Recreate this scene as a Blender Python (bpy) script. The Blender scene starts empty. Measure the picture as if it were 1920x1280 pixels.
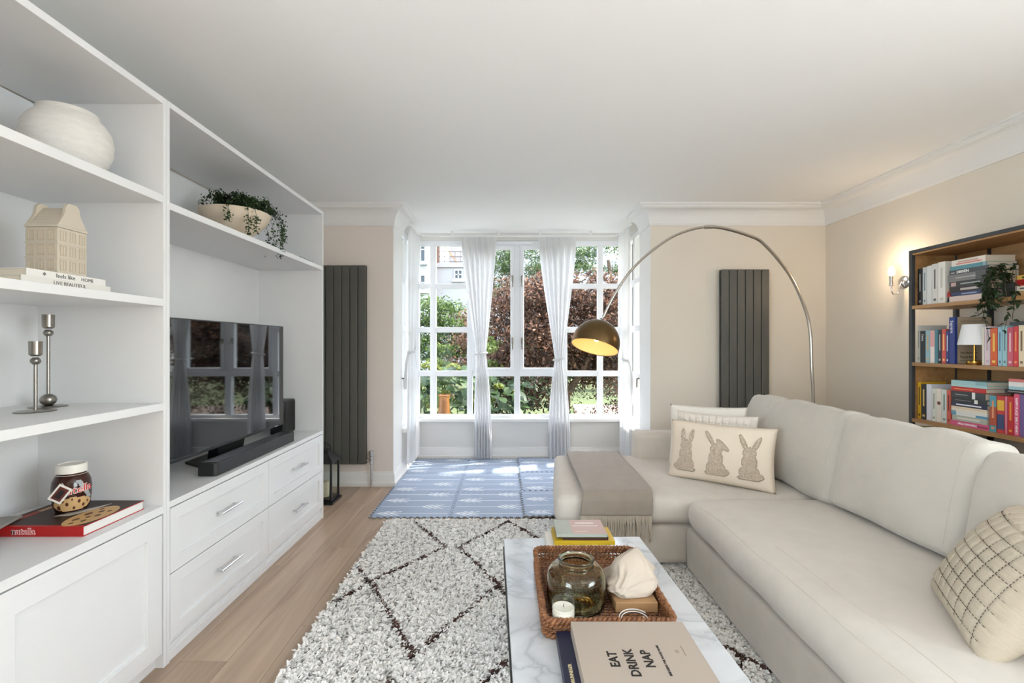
import bpy, bmesh, math, random
import numpy as np
from mathutils import Vector, Matrix, noise
from mathutils.bvhtree import BVHTree

random.seed(7)
rng = np.random.default_rng(7)
scene = bpy.context.scene
C = scene.collection
PI = math.pi


def lin(c):
    r = []
    for v in c[:3]:
        v /= 255.0
        r.append(v / 12.92 if v <= 0.04045 else ((v + 0.055) / 1.055) ** 2.4)
    return tuple(r) + (1.0,)


# ------------------------------------------------------------------ camera
cam_d = bpy.data.cameras.new('camera')
cam_d.sensor_width = 36.0
cam_d.lens = 36.0 * 880 / 1920
cam_d.shift_x = 8 / 1920
cam_d.shift_y = 5 / 1920
cam_d.clip_start = 0.05
cam = bpy.data.objects.new('camera', cam_d)
C.objects.link(cam)
cam.location = (0, 0, 1.29)
cam.rotation_euler = (PI / 2, 0, 0)
scene.camera = cam

# ------------------------------------------------------------------ world, sun, added fill lights
world = bpy.data.worlds.new('world')
scene.world = world
world.use_nodes = True
wn = world.node_tree
bg = wn.nodes['Background']
sky = wn.nodes.new('ShaderNodeTexSky')
sky.sky_type = 'NISHITA'
sky.sun_disc = False
sky.sun_elevation = math.radians(48)
sky.sun_rotation = math.radians(74)
sky.dust_density = 3.0
sky.air_density = 1.2
mixw = wn.nodes.new('ShaderNodeMixRGB')
mixw.inputs['Fac'].default_value = 0.55
mixw.inputs['Color2'].default_value = (4.6, 4.8, 5.0, 1)
wn.links.new(sky.outputs[0], mixw.inputs['Color1'])
wn.links.new(mixw.outputs[0], bg.inputs['Color'])
bg.inputs['Strength'].default_value = 1.3

sun_d = bpy.data.lights.new('sun', 'SUN')
sun_d.energy = 11.0
sun_d.angle = math.radians(1.2)
sun_d.color = (1.0, 0.96, 0.90)
sun = bpy.data.objects.new('sun', sun_d)
C.objects.link(sun)
sun.rotation_euler = Vector((-0.78, -0.22, -0.72)).to_track_quat('-Z', 'Y').to_euler()


def area(name, loc, direction, sx, sy, power, col):
    d = bpy.data.lights.new(name, 'AREA')
    d.shape = 'RECTANGLE'
    d.size, d.size_y = sx, sy
    d.energy = power
    d.color = col
    o = bpy.data.objects.new(name, d)
    C.objects.link(o)
    o.location = loc
    o.rotation_euler = Vector(direction).to_track_quat('-Z', 'Z').to_euler()
    return o


# unseen fill lights added behind the camera to brighten the room
area('added_fill_right', (2.86, -0.55, 1.60), (-0.85, 0.12, 0.48), 2.2, 1.4, 66, (0.79, 0.915, 1.0))
area('added_fill_left', (-1.86, -1.4, 1.35), (1, 0.3, 0.25), 2.0, 1.8, 60, (0.79, 0.915, 1.0))

scene.view_settings.view_transform = 'Standard'
scene.view_settings.look = 'None'
scene.view_settings.exposure = 0.28
scene.view_settings.gamma = 1.0
scene.view_settings.use_curve_mapping = False
scene.cycles.use_denoising = True
scene.cycles.use_adaptive_sampling = True
scene.cycles.adaptive_threshold = 0.08
scene.cycles.max_bounces = 8
scene.cycles.diffuse_bounces = 5
scene.cycles.glossy_bounces = 3
scene.cycles.transparent_max_bounces = 14
scene.cycles.transmission_bounces = 7
scene.cycles.caustics_reflective = False
scene.cycles.caustics_refractive = False
scene.cycles.sample_clamp_indirect = 6.0

# ------------------------------------------------------------------ materials
MATS = {}


def M(name, rgb, rough=0.6, metal=0.0, var=0.0, vscale=6.0, bump=0.0, bscale=60.0, spec=0.5,
      stretch=(1, 1, 1), rgb2=None, sheen=0.0, emit=None, estr=0.0, detail=3.0, bdist=0.01):
    if name in MATS:
        return MATS[name]
    m = bpy.data.materials.new(name)
    m.use_nodes = True
    nt = m.node_tree
    p = nt.nodes['Principled BSDF']
    c = lin(rgb)
    p.inputs['Base Color'].default_value = c
    p.inputs['Roughness'].default_value = rough
    p.inputs['Metallic'].default_value = metal
    p.inputs['Specular IOR Level'].default_value = spec
    if sheen:
        p.inputs['Sheen Weight'].default_value = sheen
    if emit:
        p.inputs['Emission Color'].default_value = lin(emit)
        p.inputs['Emission Strength'].default_value = estr
    if var or bump or rgb2:
        tc = nt.nodes.new('ShaderNodeTexCoord')
        mp = nt.nodes.new('ShaderNodeMapping')
        mp.inputs['Scale'].default_value = stretch
        nt.links.new(tc.outputs['Object'], mp.inputs[0])
    if var or rgb2:
        n = nt.nodes.new('ShaderNodeTexNoise')
        n.inputs['Scale'].default_value = vscale
        n.inputs['Detail'].default_value = detail
        nt.links.new(mp.outputs[0], n.inputs['Vector'])
        r = nt.nodes.new('ShaderNodeValToRGB')
        a = c
        b = lin(rgb2) if rgb2 else tuple(min(1, x * (1 + var)) for x in c[:3]) + (1,)
        if not rgb2:
            a = tuple(x * (1 - var) for x in c[:3]) + (1,)
        r.color_ramp.elements[0].position = 0.3
        r.color_ramp.elements[1].position = 0.7
        r.color_ramp.elements[0].color = a
        r.color_ramp.elements[1].color = b
        nt.links.new(n.outputs['Fac'], r.inputs[0])
        nt.links.new(r.outputs[0], p.inputs['Base Color'])
    if bump:
        n2 = nt.nodes.new('ShaderNodeTexNoise')
        n2.inputs['Scale'].default_value = bscale
        n2.inputs['Detail'].default_value = 4
        nt.links.new(mp.outputs[0], n2.inputs['Vector'])
        bp = nt.nodes.new('ShaderNodeBump')
        bp.inputs['Strength'].default_value = bump
        bp.inputs['Distance'].default_value = bdist
        nt.links.new(n2.outputs['Fac'], bp.inputs['Height'])
        nt.links.new(bp.outputs[0], p.inputs['Normal'])
    MATS[name] = m
    return m


def glass_thin(name, tint=(1, 1, 1), gloss=0.5):
    if name in MATS:
        return MATS[name]
    m = bpy.data.materials.new(name)
    m.use_nodes = True
    nt = m.node_tree
    nt.nodes.remove(nt.nodes['Principled BSDF'])
    out = nt.nodes['Material Output']
    tr = nt.nodes.new('ShaderNodeBsdfTransparent')
    tr.inputs[0].default_value = tuple(tint) + (1,)
    gl = nt.nodes.new('ShaderNodeBsdfGlossy')
    gl.inputs['Roughness'].default_value = 0.02
    fr = nt.nodes.new('ShaderNodeLayerWeight')
    fr.inputs['Blend'].default_value = 0.5
    pw_ = nt.nodes.new('ShaderNodeMath')
    pw_.operation = 'POWER'
    pw_.inputs[1].default_value = 4.0
    nt.links.new(fr.outputs['Facing'], pw_.inputs[0])
    ml = nt.nodes.new('ShaderNodeMath')
    ml.operation = 'MULTIPLY_ADD'
    ml.inputs[1].default_value = gloss * 0.6
    ml.inputs[2].default_value = gloss * 0.045
    nt.links.new(pw_.outputs[0], ml.inputs[0])
    mx = nt.nodes.new('ShaderNodeMixShader')
    nt.links.new(ml.outputs[0], mx.inputs[0])
    nt.links.new(tr.outputs[0], mx.inputs[1])
    nt.links.new(gl.outputs[0], mx.inputs[2])
    nt.links.new(mx.outputs[0], out.inputs['Surface'])
    MATS[name] = m
    return m


def cloth_translucent(name, rgb, fac=0.4, clear=0.0):
    m = bpy.data.materials.new(name)
    m.use_nodes = True
    nt = m.node_tree
    nt.nodes.remove(nt.nodes['Principled BSDF'])
    out = nt.nodes['Material Output']
    d = nt.nodes.new('ShaderNodeBsdfDiffuse')
    d.inputs[0].default_value = lin(rgb)
    t = nt.nodes.new('ShaderNodeBsdfTranslucent')
    t.inputs[0].default_value = lin(rgb)
    mx = nt.nodes.new('ShaderNodeMixShader')
    mx.inputs[0].default_value = fac
    nt.links.new(d.outputs[0], mx.inputs[1])
    nt.links.new(t.outputs[0], mx.inputs[2])
    last = mx
    if clear:
        tr = nt.nodes.new('ShaderNodeBsdfTransparent')
        m2 = nt.nodes.new('ShaderNodeMixShader')
        m2.inputs[0].default_value = clear
        nt.links.new(mx.outputs[0], m2.inputs[1])
        nt.links.new(tr.outputs[0], m2.inputs[2])
        last = m2
    nt.links.new(last.outputs[0], out.inputs['Surface'])
    MATS[name] = m
    return m


def leaf_mat(name, rgb, rgb2, transl=0.35):
    m = bpy.data.materials.new(name)
    m.use_nodes = True
    nt = m.node_tree
    p = nt.nodes['Principled BSDF']
    p.inputs['Roughness'].default_value = 0.5
    p.inputs['Specular IOR Level'].default_value = 0.3
    out = nt.nodes['Material Output']
    tc = nt.nodes.new('ShaderNodeTexCoord')
    n = nt.nodes.new('ShaderNodeTexNoise')
    n.inputs['Scale'].default_value = 5.0
    n.inputs['Detail'].default_value = 5.0
    nt.links.new(tc.outputs['Object'], n.inputs['Vector'])
    r = nt.nodes.new('ShaderNodeValToRGB')
    r.color_ramp.elements[0].position = 0.35
    r.color_ramp.elements[1].position = 0.65
    r.color_ramp.elements[0].color = lin(rgb)
    r.color_ramp.elements[1].color = lin(rgb2)
    nt.links.new(n.outputs['Fac'], r.inputs[0])
    nt.links.new(r.outputs[0], p.inputs['Base Color'])
    t = nt.nodes.new('ShaderNodeBsdfTranslucent')
    nt.links.new(r.outputs[0], t.inputs[0])
    mx = nt.nodes.new('ShaderNodeMixShader')
    mx.inputs[0].default_value = transl
    nt.links.new(p.outputs[0], mx.inputs[1])
    nt.links.new(t.outputs[0], mx.inputs[2])
    nt.links.new(mx.outputs[0], out.inputs['Surface'])
    MATS[name] = m
    return m


def wood_mat(name, rgb, rgb2, axis=1, rough=0.45, scale=9.0):
    m = bpy.data.materials.new(name)
    m.use_nodes = True
    nt = m.node_tree
    p = nt.nodes['Principled BSDF']
    p.inputs['Roughness'].default_value = rough
    tc = nt.nodes.new('ShaderNodeTexCoord')
    oi = nt.nodes.new('ShaderNodeObjectInfo')
    add = nt.nodes.new('ShaderNodeVectorMath')
    add.operation = 'ADD'
    cmb = nt.nodes.new('ShaderNodeVectorMath')
    cmb.operation = 'SCALE'
    cmb.inputs[0].default_value = (37, 53, 11)
    nt.links.new(oi.outputs['Random'], cmb.inputs['Scale'])
    mp = nt.nodes.new('ShaderNodeMapping')
    s = [scale * 1.6] * 3
    s[axis] = scale * 0.12
    mp.inputs['Scale'].default_value = s
    nt.links.new(tc.outputs['Object'], add.inputs[0])
    nt.links.new(cmb.outputs[0], add.inputs[1])
    nt.links.new(add.outputs[0], mp.inputs[0])
    n = nt.nodes.new('ShaderNodeTexNoise')
    n.inputs['Scale'].default_value = 1.0
    n.inputs['Detail'].default_value = 6.0
    n.inputs['Distortion'].default_value = 1.3
    nt.links.new(mp.outputs[0], n.inputs['Vector'])
    r = nt.nodes.new('ShaderNodeValToRGB')
    r.color_ramp.elements[0].position = 0.3
    r.color_ramp.elements[1].position = 0.7
    r.color_ramp.elements[0].color = lin(rgb)
    r.color_ramp.elements[1].color = lin(rgb2)
    nt.links.new(n.outputs['Fac'], r.inputs[0])
    hs = nt.nodes.new('ShaderNodeHueSaturation')
    mr = nt.nodes.new('ShaderNodeMapRange')
    mr.inputs['To Min'].default_value = 0.88
    mr.inputs['To Max'].default_value = 1.1
    nt.links.new(oi.outputs['Random'], mr.inputs['Value'])
    nt.links.new(mr.outputs[0], hs.inputs['Value'])
    nt.links.new(r.outputs[0], hs.inputs['Color'])
    nt.links.new(hs.outputs[0], p.inputs['Base Color'])
    bp = nt.nodes.new('ShaderNodeBump')
    bp.inputs['Strength'].default_value = 0.12
    bp.inputs['Distance'].default_value = 0.003
    nt.links.new(n.outputs['Fac'], bp.inputs['Height'])
    nt.links.new(bp.outputs[0], p.inputs['Normal'])
    MATS[name] = m
    return m


def marble_mat(name):
    m = bpy.data.materials.new(name)
    m.use_nodes = True
    nt = m.node_tree
    p = nt.nodes['Principled BSDF']
    p.inputs['Roughness'].default_value = 0.16
    tc = nt.nodes.new('ShaderNodeTexCoord')
    n0 = nt.nodes.new('ShaderNodeTexNoise')
    n0.inputs['Scale'].default_value = 3.6
    n0.inputs['Detail'].default_value = 8
    n0.inputs['Distortion'].default_value = 0.9
    nt.links.new(tc.outputs['Object'], n0.inputs['Vector'])
    # veins: thin bands where the noise crosses its mean
    sub = nt.nodes.new('ShaderNodeMath')
    sub.operation = 'SUBTRACT'
    sub.inputs[1].default_value = 0.5
    nt.links.new(n0.outputs['Fac'], sub.inputs[0])
    ab = nt.nodes.new('ShaderNodeMath')
    ab.operation = 'ABSOLUTE'
    nt.links.new(sub.outputs[0], ab.inputs[0])
    r = nt.nodes.new('ShaderNodeValToRGB')
    e = r.color_ramp.elements
    e[0].position, e[0].color = 0.0, lin((186, 189, 193))
    e[1].position, e[1].color = 0.07, lin((218, 220, 222))
    k = e.new(0.018)
    k.color = lin((206, 208, 211))
    nt.links.new(ab.outputs[0], r.inputs[0])
    n1 = nt.nodes.new('ShaderNodeTexNoise')
    n1.inputs['Scale'].default_value = 2.2
    n1.inputs['Detail'].default_value = 5
    nt.links.new(tc.outputs['Object'], n1.inputs['Vector'])
    r1 = nt.nodes.new('ShaderNodeValToRGB')
    r1.color_ramp.elements[0].position = 0.35
    r1.color_ramp.elements[0].color = (0.86, 0.87, 0.89, 1)
    r1.color_ramp.elements[1].position = 0.65
    r1.color_ramp.elements[1].color = (1, 1, 1, 1)
    nt.links.new(n1.outputs['Fac'], r1.inputs[0])
    mx = nt.nodes.new('ShaderNodeMixRGB')
    mx.blend_type = 'MULTIPLY'
    mx.inputs[0].default_value = 1.0
    nt.links.new(r.outputs[0], mx.inputs[1])
    nt.links.new(r1.outputs[0], mx.inputs[2])
    nt.links.new(mx.outputs[0], p.inputs['Base Color'])
    MATS[name] = m
    return m


def brick_mat(name):
    m = bpy.data.materials.new(name)
    m.use_nodes = True
    nt = m.node_tree
    p = nt.nodes['Principled BSDF']
    p.inputs['Roughness'].default_value = 0.85
    tc = nt.nodes.new('ShaderNodeTexCoord')
    sx = nt.nodes.new('ShaderNodeSeparateXYZ')
    cb = nt.nodes.new('ShaderNodeCombineXYZ')
    nt.links.new(tc.outputs['Object'], sx.inputs[0])
    nt.links.new(sx.outputs['X'], cb.inputs['X'])
    nt.links.new(sx.outputs['Z'], cb.inputs['Y'])
    b = nt.nodes.new('ShaderNodeTexBrick')
    b.inputs['Scale'].default_value = 4.4
    b.inputs['Color1'].default_value = lin((178, 122, 96))
    b.inputs['Color2'].default_value = lin((196, 140, 110))
    b.inputs['Mortar'].default_value = lin((196, 176, 158))
    b.inputs['Mortar Size'].default_value = 0.015
    nt.links.new(cb.outputs[0], b.inputs['Vector'])
    nt.links.new(b.outputs['Color'], p.inputs['Base Color'])
    MATS[name] = m
    return m


# ------------------------------------------------------------------ mesh builder
class MB:
    def __init__(self):
        self.v, self.f, self.mi = [], [], []

    def add(self, vs, fs, mi=0):
        b = len(self.v)
        self.v += [tuple(x) for x in vs]
        for q in fs:
            self.f.append([b + i for i in q])
            self.mi.append(mi)
        return self

    def box(self, x0, x1, y0, y1, z0, z1, mi=0):
        vs = [(x0, y0, z0), (x1, y0, z0), (x1, y1, z0), (x0, y1, z0), (x0, y0, z1), (x1, y0, z1), (x1, y1, z1), (x0, y1, z1)]
        fs = [(0, 3, 2, 1), (4, 5, 6, 7), (0, 1, 5, 4), (1, 2, 6, 5), (2, 3, 7, 6), (3, 0, 4, 7)]
        return self.add(vs, fs, mi)

    def tube(self, pts, r, n=8, closed=False, cap=True, mi=0):
        pts = [Vector(p) for p in pts]
        N = len(pts)
        rs = r if isinstance(r, (list, tuple)) else [r] * N
        vs, fs = [], []
        up = None
        for i, p in enumerate(pts):
            if closed:
                t = pts[(i + 1) % N] - pts[i - 1]
            else:
                t = pts[min(i + 1, N - 1)] - pts[max(i - 1, 0)]
            t.normalize()
            if up is None:
                up = Vector((0, 0, 1)) if abs(t.z) < 0.9 else Vector((1, 0, 0))
            a = t.cross(up)
            if a.length < 1e-6:
                a = t.orthogonal()
            a.normalize()
            b = a.cross(t).normalized()
            up = b
            for k in range(n):
                w = 2 * PI * k / n
                vs.append(p + (a * math.cos(w) + b * math.sin(w)) * rs[i])
        M_ = N if closed else N - 1
        for i in range(M_):
            j = (i + 1) % N
            for k in range(n):
                l = (k + 1) % n
                fs.append((i * n + k, i * n + l, j * n + l, j * n + k))
        if cap and not closed:
            fs.append(tuple(range(n - 1, -1, -1)))
            fs.append(tuple((N - 1) * n + k for k in range(n)))
        return self.add(vs, fs, mi)

    def lathe(self, prof, c=(0, 0, 0), n=32, mi=0):
        vs, fs = [], []
        rings = []
        for (r, z) in prof:
            if r < 1e-6:
                rings.append([len(vs)])
                vs.append((c[0], c[1], c[2] + z))
            else:
                rings.append(list(range(len(vs), len(vs) + n)))
                for k in range(n):
                    w = 2 * PI * k / n
                    vs.append((c[0] + r * math.cos(w), c[1] + r * math.sin(w), c[2] + z))
        for a, b in zip(rings, rings[1:]):
            for k in range(n):
                l = (k + 1) % n
                if len(a) == 1 and len(b) == 1:
                    continue
                if len(a) == 1:
                    fs.append((a[0], b[l], b[k]))
                elif len(b) == 1:
                    fs.append((a[k], a[l], b[0]))
                else:
                    fs.append((a[k], a[l], b[l], b[k]))
        return self.add(vs, fs, mi)

    def prism(self, poly, z0, z1, mi=0):
        n = len(poly)
        vs = [(x, y, z0) for x, y in poly] + [(x, y, z1) for x, y in poly]
        fs = [tuple(range(n - 1, -1, -1)), tuple(range(n, 2 * n))]
        for k in range(n):
            l = (k + 1) % n
            fs.append((k, l, n + l, n + k))
        return self.add(vs, fs, mi)

    def ring(self, plane, u0, u1, w0, w1, hu0, hu1, hw0, hw1, t0, t1, mi=0):
        """rectangular slab with a rectangular hole. plane 'x': u=y,w=z,t=x ; 'y': u=x,w=z,t=y ; 'z': u=x,w=y,t=z"""
        o = [(u0, w0), (u1, w0), (u1, w1), (u0, w1)]
        h = [(hu0, hw0), (hu1, hw0), (hu1, hw1), (hu0, hw1)]

        def P(q, t):
            if plane == 'x':
                return (t, q[0], q[1])
            if plane == 'y':
                return (q[0], t, q[1])
            return (q[0], q[1], t)
        vs = [P(q, t0) for q in o] + [P(q, t0) for q in h] + [P(q, t1) for q in o] + [P(q, t1) for q in h]
        fs = []
        for k in range(4):
            l = (k + 1) % 4
            fs += [(k, l, 4 + l, 4 + k), (8 + l, 8 + k, 12 + k, 12 + l), (k, 8 + k, 8 + l, l), (4 + k, 4 + l, 12 + l, 12 + k)]
        return self.add(vs, fs, mi)

    def rbox(self, x0, x1, y0, y1, z0, z1, r=0.05, n=6, crown=0.0, bulge=(0, 0, 0), wob=0.0, seed=0.0, mi=0):
        hx, hy, hz = (x1 - x0) / 2, (y1 - y0) / 2, (z1 - z0) / 2
        c = Vector(((x0 + x1) / 2, (y0 + y1) / 2, (z0 + z1) / 2))
        r = min(r, hx, hy, hz)

        def axis(h):
            # dense in the rounded ends, regular between
            a = [-h + r * (1 - math.cos(PI / 2 * k / 4)) for k in range(4)]
            m = max(2, int((2 * h - 2 * r) / 0.05))
            mid = [-h + r + (2 * h - 2 * r) * k / m for k in range(m + 1)]
            return a + mid + [-x for x in reversed(a)]
        A, B, D = axis(hx), axis(hy), axis(hz)
        idx = {}
        vs, fs = [], []

        def vert(i, j, k):
            key = (i, j, k)
            if key in idx:
                return idx[key]
            p = Vector((A[i], B[j], D[k]))
            core = Vector((max(-hx + r, min(hx - r, p.x)), max(-hy + r, min(hy - r, p.y)), max(-hz + r, min(hz - r, p.z))))
            # push the cube surface point out to the rounded shell
            d = p - core
            if d.length > 1e-9:
                d = d.normalized() * r
            q = core + d
            u, v, w = q.x / hx, q.y / hy, q.z / hz
            q = q.copy()
            if crown and q.z > 0:
                q.z += crown * (1 - u * u) * (1 - v * v)
            q.x += bulge[0] * (1 - v * v) * (1 - w * w) * u
            q.y += bulge[1] * (1 - u * u) * (1 - w * w) * v
            q.z += bulge[2] * (1 - u * u) * (1 - v * v) * w
            if wob:
                s = (q + c) * 5.0 + Vector((seed, seed, seed))
                q += wob * Vector((noise.noise(s), noise.noise(s + Vector((9, 1, 4))), noise.noise(s + Vector((3, 7, 8)))))
            idx[key] = len(vs)
            vs.append(q + c)
            return idx[key]
        na, nb, nd = len(A) - 1, len(B) - 1, len(D) - 1
        for i in range(na):
            for j in range(nb):
                fs.append((vert(i, j, 0), vert(i, j + 1, 0), vert(i + 1, j + 1, 0), vert(i + 1, j, 0)))
                fs.append((vert(i, j, nd), vert(i + 1, j, nd), vert(i + 1, j + 1, nd), vert(i, j + 1, nd)))
        for i in range(na):
            for k in range(nd):
                fs.append((vert(i, 0, k), vert(i + 1, 0, k), vert(i + 1, 0, k + 1), vert(i, 0, k + 1)))
                fs.append((vert(i, nb, k), vert(i, nb, k + 1), vert(i + 1, nb, k + 1), vert(i + 1, nb, k)))
        for j in range(nb):
            for k in range(nd):
                fs.append((vert(0, j, k), vert(0, j, k + 1), vert(0, j + 1, k + 1), vert(0, j + 1, k)))
                fs.append((vert(na, j, k), vert(na, j + 1, k), vert(na, j + 1, k + 1), vert(na, j, k + 1)))
        return self.add(vs, fs, mi)

    def sweep(self, prof, path, mi=0):
        """profile (offset to the right of travel, z) along a 2-D path with mitred corners"""
        n, m = len(path), len(prof)
        vs, fs = [], []
        for i in range(n):
            p = Vector(path[i])
            d1 = (Vector(path[i]) - Vector(path[i - 1])).normalized() if i > 0 else None
            d2 = (Vector(path[i + 1]) - Vector(path[i])).normalized() if i < n - 1 else None
            if d1 is None:
                d1 = d2
            if d2 is None:
                d2 = d1
            n1 = Vector((d1.y, -d1.x))
            n2 = Vector((d2.y, -d2.x))
            mit = (n1 + n2) / (1 + n1.dot(n2))
            for (o, z) in prof:
                q = p + mit * o
                vs.append((q.x, q.y, z))
        for i in range(n - 1):
            for k in range(m - 1):
                fs.append((i * m + k, i * m + k + 1, (i + 1) * m + k + 1, (i + 1) * m + k))
        fs.append(tuple(range(m)))
        fs.append(tuple((n - 1) * m + k for k in reversed(range(m))))
        return self.add(vs, fs, mi)

    def xform(self, mat):
        self.v = [tuple(mat @ Vector(p)) for p in self.v]
        return self

    def mesh(self, name, mats, smooth=False, shift=None, angle=38):
        me = bpy.data.meshes.new(name)
        vs = self.v
        if shift is not None:
            vs = [(a - shift[0], b - shift[1], c - shift[2]) for a, b, c in vs]
        me.from_pydata(vs, [], self.f)
        for m in (mats if isinstance(mats, (list, tuple)) else [mats]):
            me.materials.append(m)
        if any(self.mi):
            me.polygons.foreach_set('material_index', self.mi)
        bm = bmesh.new()
        bm.from_mesh(me)
        bmesh.ops.recalc_face_normals(bm, faces=bm.faces)
        bm.to_mesh(me)
        bm.free()
        if smooth:
            me.polygons.foreach_set('use_smooth', [True] * len(me.polygons))
            me.set_sharp_from_angle(angle=math.radians(angle))
        me.update()
        return me


ORG = {}


def tag(o, label, cat, group=None):
    o['label'] = label
    o['category'] = cat
    if group:
        o['group'] = group
    return o


def thing(name, label, cat, loc=(0, 0, 0), rot=(0, 0, 0), group=None):
    o = bpy.data.objects.new(name, None)
    o.empty_display_size = 0.05
    C.objects.link(o)
    o.location = loc
    o.rotation_euler = rot
    ORG[o.name] = Vector(loc)
    return tag(o, label, cat, group)


def add_bevel(o, w, seg=2):
    b = o.modifiers.new('bevel', 'BEVEL')
    b.width = w
    b.segments = seg
    b.limit_method = 'ANGLE'
    b.angle_limit = math.radians(40)
    b.harden_normals = False


def part(name, mb, mat, parent, bevel=0.0, smooth=False, local=False, label=None, stuff=False, angle=38):
    org = ORG.get(parent.name, Vector((0, 0, 0)))
    me = mb if isinstance(mb, bpy.types.Mesh) else mb.mesh(name, mat, smooth, None if local else org, angle)
    o = bpy.data.objects.new(name, me)
    C.objects.link(o)
    o.parent = parent
    ORG[o.name] = org
    if bevel:
        add_bevel(o, bevel)
    if label:
        o['label'] = label
    if stuff:
        o['kind'] = 'stuff'
    return o


def solo(name, mb, mat, label, cat, group=None, bevel=0.0, smooth=False, stuff=False, angle=38):
    xs = np.array(mb.v)
    lo, hi = xs.min(0), xs.max(0)
    org = Vector(((lo[0] + hi[0]) / 2, (lo[1] + hi[1]) / 2, lo[2]))
    me = mb.mesh(name, mat, smooth, org, angle)
    o = bpy.data.objects.new(name, me)
    C.objects.link(o)
    o.location = org
    ORG[o.name] = org
    if bevel:
        add_bevel(o, bevel)
    tag(o, label, cat, group)
    if stuff:
        o['kind'] = 'stuff'
    return o


def struct(name, mb, mat, bevel=0.0, smooth=False):
    me = mb.mesh(name, mat, smooth)
    o = bpy.data.objects.new(name, me)
    C.objects.link(o)
    o['kind'] = 'structure'
    ORG[o.name] = Vector((0, 0, 0))
    if bevel:
        add_bevel(o, bevel)
    return o


def text_mb(s, size, mat4, bold=0.0, depth=0.0004, align='LEFT', spacing=1.0):
    cu = bpy.data.curves.new('lettering', 'FONT')
    cu.body = s
    cu.size = size
    cu.offset = bold
    cu.extrude = depth
    cu.resolution_u = 2
    cu.align_x = align
    cu.space_character = spacing
    ob = bpy.data.objects.new('lettering_source', cu)
    me = ob.to_mesh()
    mb = MB()
    mb.add([mat4 @ v.co for v in me.vertices], [tuple(p.vertices) for p in me.polygons])
    ob.to_mesh_clear()
    bpy.data.objects.remove(ob)
    bpy.data.curves.remove(cu)
    return mb


def frame4(origin, xa, ya):
    xa, ya = Vector(xa).normalized(), Vector(ya).normalized()
    za = xa.cross(ya)
    m = Matrix.Identity(4)
    for i, a in enumerate((xa, ya, za)):
        m[0][i], m[1][i], m[2][i] = a
    m.translation = Vector(origin)
    return m


# palette
white_paint = M('white_cabinet_paint', (226, 226, 226), 0.42, var=0.01)
ceil_m = M('ceiling_paint', (244, 244, 243), 0.9)
trim_m = M('white_trim_paint', (232, 231, 229), 0.5)
wall_m = M('beige_wall_paint', (228, 217, 208), 0.85, var=0.01, vscale=2)
wall_side_m = M('cream_wall_paint', (226, 217, 204), 0.85, var=0.01, vscale=2)
wall_bay_m = M('pale_grey_wall_paint', (222, 220, 216), 0.85)
upvc = M('white_window_frame', (236, 238, 242), 0.3)
glass = glass_thin('window_glass', (0.98, 0.99, 0.985), 0.14)
sofa_m = M('cream_sofa_fabric', (201, 193, 183), 0.92, var=0.03, vscale=14, bump=0.25, bscale=420, sheen=0.25, bdist=0.002)
sofa_m2 = M('cream_cushion_fabric', (194, 187, 177), 0.92, var=0.02, vscale=9, bump=0.45, bscale=17, sheen=0.25, bdist=0.014)
chrome = M('chrome', (220, 220, 222), 0.12, 1.0)
steel = M('brushed_nickel', (150, 146, 140), 0.3, 1.0, var=0.08, vscale=40)
black_pl = M('black_plastic', (22, 22, 23), 0.35)
black_matte = M('black_metal', (26, 26, 26), 0.5)
rad_m = M('anthracite_radiator_paint', (88, 87, 82), 0.42, spec=0.4)
oak_floor = wood_mat('oak_floorboard', (162, 138, 118), (190, 167, 145), 1, 0.38, 8)
oak_shelf = wood_mat('oak_veneer', (150, 108, 66), (186, 144, 96), 1, 0.45, 10)
gold = M('brass', (205, 160, 80), 0.25, 1.0)
paper = M('paper_pages', (214, 204, 186), 0.8, var=0.05, vscale=120, stretch=(1, 1, 14))
marble = marble_mat('grey_white_marble')

# ================================================================== THE ROOM
XL, XR, YB, YF, H = -1.90, 2.90, 4.28, -3.2, 2.545
BL, BR, BY = -1.046, 1.303, 5.30

floor = struct('floor', MB().box(XL - 0.15, XR + 0.15, YF - 0.1, BY + 0.12, -0.16, -0.0152), M('subfloor', (90, 72, 56), 0.9))
# oak boards, each one a piece of the floor
pw = 0.19
plank_meshes = {}


def plank_mesh(L):
    if L not in plank_meshes:
        plank_meshes[L] = MB().box(-pw / 2 + 0.0007, pw / 2 - 0.0007, 0.0007, L - 0.0007, -0.015, 0.0).mesh('plank', oak_floor)
    return plank_meshes[L]


ncol = int((XR - XL) / pw) + 1
for i in range(ncol):
    x = XL + pw / 2 + i * pw
    y = YF - (i * 0.83) % 1.9
    while y < BY:
        L = 1.9
        a, b = max(y, YF), min(y + L, BY if (BL - 0.05 < x < BR + 0.05) else YB + 0.02)
        if b - a > 0.05:
            Lr = round(b - a, 2)
            o = bpy.data.objects.new('plank', plank_mesh(Lr))
            C.objects.link(o)
            o.parent = floor
            o.location = (x, a, 0)
        y += L

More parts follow.
